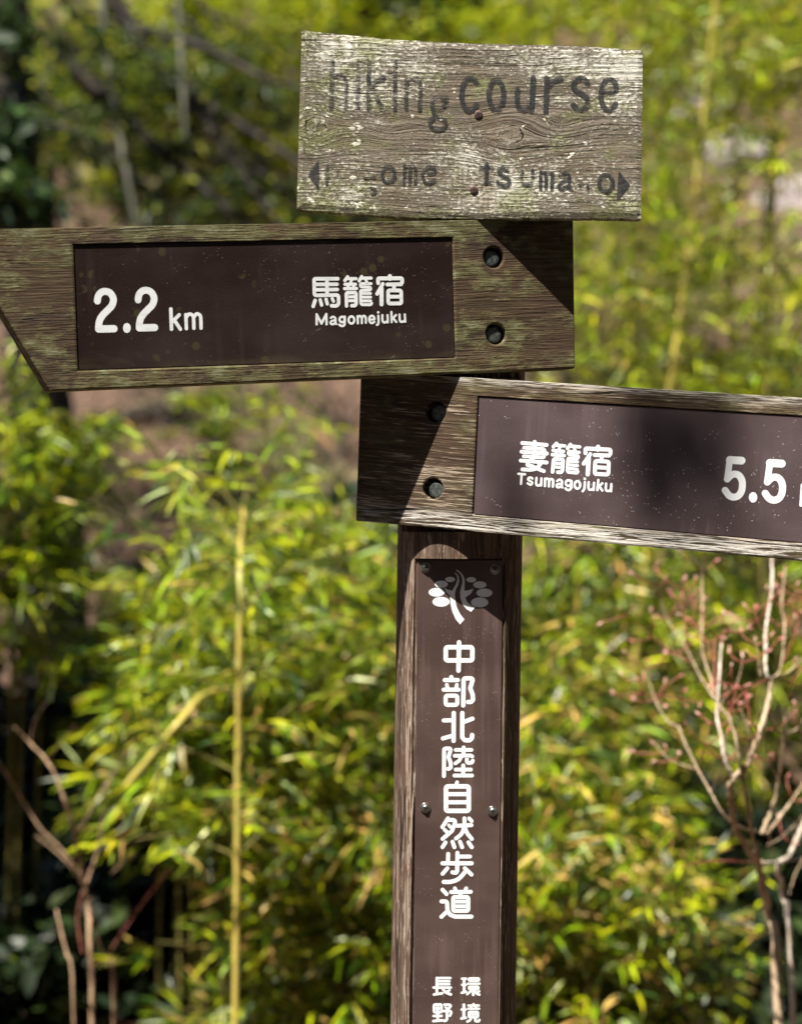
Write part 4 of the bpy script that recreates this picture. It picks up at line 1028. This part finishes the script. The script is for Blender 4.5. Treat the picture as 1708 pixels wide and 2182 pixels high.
# undergrowth in the hollows, leaf colours darkened to stand for their shade
def undergrowth(name, label, u, v, s, rad, n, w):
    c = P3(u, v, s); b = Vector((c.x, c.y, terrain(c.x, c.y)))
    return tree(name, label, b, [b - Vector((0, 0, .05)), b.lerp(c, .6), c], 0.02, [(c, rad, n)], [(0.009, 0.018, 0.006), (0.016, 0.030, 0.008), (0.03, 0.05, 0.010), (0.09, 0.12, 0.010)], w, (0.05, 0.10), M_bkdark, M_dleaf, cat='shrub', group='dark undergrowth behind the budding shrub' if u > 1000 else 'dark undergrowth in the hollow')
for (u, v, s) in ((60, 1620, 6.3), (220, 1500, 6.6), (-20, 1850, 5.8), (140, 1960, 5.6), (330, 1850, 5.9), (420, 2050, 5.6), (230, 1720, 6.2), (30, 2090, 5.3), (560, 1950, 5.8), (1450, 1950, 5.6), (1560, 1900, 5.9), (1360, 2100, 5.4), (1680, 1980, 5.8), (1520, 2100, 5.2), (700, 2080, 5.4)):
    undergrowth('undergrowth_shrub', 'low leafy shrub coloured dark for shade behind the foot of the pink-budded shrub' if u > 1000 else 'low leafy shrub coloured dark for the shade of the hollow', u, v, s, (.34, .34, .27), 1500, (5, 4, 1.5, .3))
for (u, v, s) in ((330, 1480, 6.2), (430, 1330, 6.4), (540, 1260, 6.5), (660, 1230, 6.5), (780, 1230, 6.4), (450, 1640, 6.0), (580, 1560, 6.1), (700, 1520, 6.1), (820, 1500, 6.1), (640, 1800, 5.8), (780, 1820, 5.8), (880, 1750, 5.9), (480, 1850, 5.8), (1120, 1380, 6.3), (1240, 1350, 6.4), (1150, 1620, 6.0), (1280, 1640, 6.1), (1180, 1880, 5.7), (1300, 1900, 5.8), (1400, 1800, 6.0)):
    c = P3(u, v, s); b = Vector((c.x, c.y, terrain(c.x, c.y)))  # near-black bushes added to darken the gaps in the bamboo
    tree('gap_shade_bush', 'bush coloured near black to stand for shade in the gaps of the bamboo thicket', b, [b - Vector((0, 0, .05)), b.lerp(c, .6), c], .02, [(c, (.30, .28, .30), 1300)], [(0.010, 0.022, 0.006), (0.018, 0.036, 0.008), (0.03, 0.055, 0.010)], (4, 3, 1), (.04, .08), M_bkdark, M_dleaf, cat='shrub', group='dark bushes standing for shade behind the bamboo thicket')
for (u, v, s) in ((1560, 1560, 7.2), (1640, 1400, 7.6), (1470, 1420, 7.4), (1600, 1720, 6.8)):
    c = P3(u, v, s); b = Vector((c.x, c.y, terrain(c.x, c.y)))
    tree('leafy_bush', 'light green bush behind the pink-budded shrub', b, [b, b.lerp(c, .6), c], .02, [(c, (.36, .36, .3), 700)], YG, (2, 3, 2, 1), (.06, .11), M_bkbrown, M_tleaf, cat='shrub', group='light green bushes behind the budding shrub')

# ================================================================== BARE SHRUBS
M_stem = bark('stem_tan', (0.27, 0.19, 0.115), (0.50, 0.385, 0.26), 45)
M_stem2 = bark('stem_brown', (0.20, 0.125, 0.075), (0.42, 0.28, 0.17), 45)
M_red = simple('twig_red', (0.24, 0.05, 0.035), 0.6, var=(0.34, 0.13, 0.07), scale=80)
M_bud = simple('bud_pink', (0.50, 0.15, 0.12), 0.5, var=(0.60, 0.40, 0.32), scale=90)
M_pale = bark('stem_bleached', (0.38, 0.31, 0.23), (0.62, 0.55, 0.46), 40)
def shrub(label, base_px, s0, conv, depth, branches, su, sd, group=None, stem=None):
    """branches: (points in detail pixels, start width, end width, kind)"""
    rs = random.Random(sd)
    def W(p): u, v = conv(p); return P3(u, v, s0 + depth(u, v))
    base = W(base_px); base.z = min(base.z, terrain(base.x, base.y) + .0)
    root = empty('bare_shrub', base); tag(root, label, 'shrub', group)
    buds = []; twg = []
    for pts, w0, w1, kind in branches:
        n = len(pts); P = [W(p) for p in pts]
        if kind.startswith('T'): P[0] = base.copy() + Vector((P[0].x - base.x, P[0].y - base.y, -0.04))
        rad = [(w0 + (w1 - w0) * i / (n - 1)) * su * (0.62 if w0 > 35 else 0.5) for i in range(n)]
        Q, R = smooth_path(P, rad, 7)
        R = [q * (1.22 if (k % 9 == 4) else 1.0) * rs.uniform(.92, 1.08) for k, q in enumerate(R)]
        Q = [q + Vector((rs.gauss(0, 1), rs.gauss(0, 1), rs.gauss(0, .6))) * min(.0009, R[k] * .2) for k, q in enumerate(Q)]
        V, F = tube(sub(base, Q), R, 8, True, .22)
        mesh_obj('stem' if kind.startswith('T') else 'branch', V, F, M_red if 'r' in kind else M_pale if 'p' in kind else (stem or M_stem), root)
        if 'b' in kind:
            tips = [(Q[-1], (Q[-1] - Q[-3]).normalized())]
            k = len(Q) // 2
            while k < len(Q) - 2:
                d = (Q[k + 1] - Q[k - 1]).normalized(); sdv = d.cross(Vector((rs.uniform(-.4, .4), 1, rs.uniform(-.3, .3)))).normalized()
                for sg in (-1, 1):
                    e = Q[k] + (d * .8 + sdv * sg).normalized() * rs.uniform(.010, .05)
                    mid = Q[k].lerp(e, .5) + sdv * sg * .004
                    twg.append(tube(sub(base, [Q[k], mid, e]), [.0013, .0011, .0008], 5, True)); tips.append((e, (e - mid).normalized()))
                k += rs.randint(5, 11)
            for (p, d) in tips:
                for j in range(rs.randint(1, 2)):
                    dd = (d + Vector((rs.gauss(0, .45), rs.gauss(0, .45), rs.gauss(.1, .35)))).normalized(); ln = rs.uniform(.007, .015)
                    buds.append(tube(sub(base, [p, p + dd * ln * .3, p + dd * ln * .65, p + dd * ln]), [.0006, .0017, .0016, .0003], 6, True))
    if twg: V, F = join(twg); mesh_obj('twigs', V, F, M_red, root)['kind'] = 'stuff'
    if buds: V, F = join(buds); mesh_obj('buds', V, F, M_bud, root)['kind'] = 'stuff'
    return root
c5 = lambda p: (1092 + .4752 * p[0], 1145.5 + .4752 * p[1])
RS = [([(1215,2120),(1180,1900),(1150,1700),(1115,1550),(1105,1455)],62,42,'T'), ([(1290,2130),(1240,1850),(1210,1600),(1190,1470),(1240,1425),(1310,1270)],38,30,'Tp'),
  ([(1105,1465),(1058,1400),(1005,1320),(985,1240),(972,1150),(985,1080)],42,34,''), ([(985,1080),(950,1000),(935,900),(915,800),(925,650),(935,480)],30,16,'pb'),
  ([(985,1078),(1048,1020),(1100,900),(1145,740),(1155,630)],36,28,''), ([(1155,632),(1135,600),(1135,420),(1160,230),(1162,60)],26,20,'p'), ([(1158,632),(1200,590),(1218,400),(1205,300),(1220,140)],18,14,'b'), ([(1165,630),(1230,605),(1300,545),(1360,480)],16,10,'b'), ([(1160,632),(1250,650),(1340,700)],9,6,'rb'), ([(1155,632),(1090,660),(1010,720),(970,790)],9,6,'rb'),
  ([(1105,1450),(1070,1310),(1030,1100),(1010,950),(970,805)],26,16,''), ([(970,805),(985,740),(1000,690)],9,6,'rb'), ([(968,800),(915,740),(840,620),(800,540),(760,470),(700,380),(660,260),(635,130)],15,8,'b'), ([(800,560),(700,500),(570,400),(480,320)],10,6,'rb'),
  ([(1088,1318),(1020,1300),(950,1250),(890,1150),(830,1040),(780,940),(745,850)],20,12,''), ([(745,850),(690,820),(640,730),(612,650),(600,560)],11,7,'b'), ([(828,1040),(760,1020),(690,985),(640,930)],11,7,'b'), ([(830,1040),(860,930),(885,850)],8,5,'rb'), ([(820,960),(930,980),(1000,1000)],7,5,'r'),
  ([(1115,1330),(1160,1220),(1190,1100),(1210,960),(1215,880)],32,22,''), ([(1215,882),(1178,858),(1150,790)],15,10,'b'), ([(1215,882),(1272,858),(1320,790)],15,10,'b'), ([(1215,882),(1225,760)],18,16,''), ([(1140,1330),(1200,1250),(1296,1120),(1380,1020)],24,18,'b'), ([(1140,1380),(1210,1340),(1320,1230)],10,7,'b'), ([(1165,1440),(1155,1380),(1150,1300)],12,10,''),
  ([(1105,1460),(950,1450),(800,1465),(720,1490),(640,1550)],10,6,'r'), ([(1110,1460),(1210,1455),(1330,1435)],18,14,'p'),
  ([(912,735),(890,640),(850,510),(850,330),(850,170),(864,40)],16,14,'b'), ([(775,485),(768,330),(765,180),(772,40)],8,6,'rb'), ([(905,700),(905,560),(908,450),(960,430),(990,370)],11,7,'rb'), ([(500,680),(600,700),(700,715),(840,740)],6,8,'rb'), ([(890,560),(870,470),(800,370)],8,5,'rb'), ([(1200,590),(1240,490),(1280,380),(1290,250)],9,6,'rb'), ([(1110,620),(1100,540),(1088,470)],8,6,'b'),
  ([(890,1150),(940,1000),(960,880)],10,7,'b'), ([(1030,1100),(1062,980),(1055,860),(1015,760)],10,7,'b'), ([(1190,1100),(1152,1000),(1122,900)],9,6,'b'), ([(640,730),(580,700),(560,640)],6,5,'rb'), ([(700,380),(740,300),(762,210)],6,5,'rb'), ([(850,330),(802,270),(775,190)],6,5,'rb'), ([(1218,400),(1258,330),(1270,220)],8,5,'rb'), ([(1135,430),(1098,380),(1085,320)],6,5,'rb'), ([(915,800),(960,700),(1010,640),(1030,540)],9,6,'b'), ([(1240,1600),(1270,1500),(1320,1420)],12,9,''), ([(760,470),(800,400),(815,320)],6,5,'rb')]
shrub('leafless tan shrub with pink-red buds at the right below the arm board', (1215, 2120), 3.2, c5, lambda u, v: .10 * math.sin(u * .019) + .09 * math.cos(v * .008 + u * .006), RS, .4752 / FU * 3.2 * 0.60, 3)
c4 = lambda p: (.4991 * p[0], 1385 + .4991 * p[1])
LS = [([(402,1640),(385,1300),(375,1100),(355,980),(330,850),(300,720),(260,600),(210,490),(130,400),(60,330)],38,14,'T'), ([(368,1000),(410,880),(440,720),(450,600),(500,500),(580,380)],24,10,''), ([(338,775),(400,660),(455,560)],11,7,''),
  ([(348,965),(260,850),(175,765),(100,650),(20,520),(-60,420)],20,11,''), ([(350,1000),(280,900),(150,790)],15,9,''), ([(340,1640),(310,1450),(285,1300),(260,1200),(240,1110)],28,20,'T'), ([(480,1640),(480,1430),(430,1280),(400,1150),(383,1060)],24,15,'T'), ([(540,1640),(490,1420),(470,1350)],20,10,'T'),
  ([(352,1300),(330,1150),(350,1030)],11,8,'r'), ([(460,1300),(560,1150),(640,1040),(730,930)],9,5,'r'), ([(205,480),(240,420),(320,320)],9,5,''), ([(130,400),(150,300),(200,220)],9,5,''), ([(470,960),(530,900),(570,870)],9,5,'')]
shrub('leafless twiggy shrub with crossing brown stems in front of the dark hollow', (402, 1640), 3.95, c4, lambda u, v: .08 * math.sin(u * .03) + .06 * math.cos(v * .01), LS, .4991 / FU * 3.95 * 0.43, 5, stem=M_stem2)

# ================================================================== GROUND COVER
n = 5200
X = rng.uniform(-2.6, 2.6, n); Y = rng.uniform(0.6, 6.0, n)
Z = np.array([terrain(a, b) for a, b in zip(X, Y)]) + rng.uniform(0.004, 0.03, n)
ln = rng.uniform(.04, .09, n)
lt = leaf_cloud('leaf_litter', M_dry, None, np.stack([X, Y, Z], 1), np.stack([rng.normal(0, 1, n), rng.normal(0, 1, n), rng.normal(0, .25, n)], 1), ln, ln * .4, pick([(.26, .17, .10), (.36, .25, .16), (.17, .10, .06)], (3, 2, 2), n), .1, .3)
tag(lt, 'dry brown leaves lying on the ground', 'leaf litter', kind='stuff')
for (u, v, s, nb, lab) in ((1650, 2160, 3.4, 26, 'fresh green grass tuft at the foot of the pink-budded shrub'), (60, 2175, 4.2, 22, 'small green grass tuft by the twiggy brown shrub'), (1600, 2190, 3.5, 18, 'sparse pale grass tuft beside the shrub base')):
    c = P3(u, v, s); c.z = terrain(c.x, c.y)
    root = empty('grass_tuft', c); tag(root, lab, 'grass')
    ln = rng.uniform(.06, .16, nb)
    leaf_cloud('blades', M_bleaf, root, rng.normal(0, .025, (nb, 3)) * np.array([1, 1, .1]), rng.normal(0, .5, (nb, 3)) + np.array([0, 0, 1.1]), ln, ln * .09, pick([(.12, .22, .03), (.2, .3, .05)], (1, 1), nb), .35, .2)

# ================================================================== THE TRAIL AND THE TREES ALONG ITS NEAR SIDE (added out of view: they keep the low sky off the boards)
ps = axis([(-14, 14, 0.5)]); rows = [-3.9, -3.2, -2.4, -1.6, -0.9, -0.35]
V = [(x, y + 0.12 * math.sin(x * 0.9), terrain(x, y + 0.12 * math.sin(x * 0.9)) + 0.012) for y in rows for x in ps]; W = len(ps)
F = [(j*W+i, j*W+i+1, (j+1)*W+i+1, (j+1)*W+i) for j in range(len(rows)-1) for i in range(W-1)]
m = Mat('unseen_trail_soil'); x, y, z = m.xyz(); a = m.noise(m.vec(x, y, z), 7, 4, 0.7); c_ = m.noise(m.vec(x, y, z), 60, 3, 0.7)
m.set('Base Color', m.mix((0.028, 0.021, 0.016), (0.075, 0.058, 0.044), (a * 0.6 + c_ * 0.4).ss(0.4, 0.65))); m.set('Roughness', 0.95); m.bump(a + c_ * 0.5, 0.03, 0.8)  # unseen soil, kept dark to cut light bounced onto the boards
tag(mesh_obj('path', V, F, m.mat), 'dark earth trail in front of the signpost, unseen and added to cut bounce light', 'path', kind='structure')
spots = [(-8.0 + i * 1.75, -6.9) for i in range(10)] + [(-6.3, -4.9), (-6.6, -2.9), (-6.4, -0.9), (5.6, -5.0), (4.9, -3.4), (4.6, -1.7), (4.7, 0.0), (3.0, -0.9), (3.1, 0.9)]
for (x, y) in spots:
    x += random.uniform(-.3, .3); y += random.uniform(-.4, .4); b = Vector((x, y, terrain(x, y))); h = random.uniform(8.0, 9.4)
    tree('cedar_tree', 'tall dark cedar added out of view to block sky light', b, [b, b + Vector((.05, 0, h * .5)), b + Vector((0, 0, h))], .16,
         [(b + Vector((0, 0, h * .16)), (1.2, 1.0, h * .12), 420), (b + Vector((0, 0, h * .40)), (1.25, 1.05, h * .16), 620), (b + Vector((0, 0, h * .66)), (1.1, 1.0, h * .16), 520), (b + Vector((0, 0, h * .88)), (.7, .6, h * .1), 220)], DG, (5, 4, 1, .0), (.35, .6), M_bkdark, M_dleaf, group='cedars added out of view to block sky light')
def along_sun(p, k): return p + Vector((-0.32, -0.402, 1.0)) * k
w0 = along_sun(unproj(1420, 975, 'right'), 5.0); w1 = along_sun(unproj(1490, 890, 'right'), 5.0); w2 = along_sun(unproj(1100, 1085, 'right'), 5.0)
b = Vector((2.3, -3.3, 0)); b.z = terrain(b.x, b.y)
tree('wayside_tree', 'slim wayside tree beside the trail with one limb reaching over the signpost', b, [b, b + Vector((.05, 0, 2.2)), b + Vector((.1, .1, 5.4)), b + Vector((0, .1, 7.4))], .07,
     [(w0, (.022, .022, .02), 20), (w1, (.022, .022, .02), 10), (w2, (.03, .03, .02), 3), (b + Vector((.6, -.4, 7.0)), (.8, .8, .7), 500)], DG, (3, 4, 2, .5), (.04, .07), M_bkbrown, M_tleaf,
     [([b + Vector((.08, .05, 5.4)), b.lerp(w0, .5) + Vector((0, 0, 3.6)), w0.lerp(b, .25) + Vector((0, 0, 1.8)), w1 + Vector((.12, 0, .03)), w1, w0], .009)])
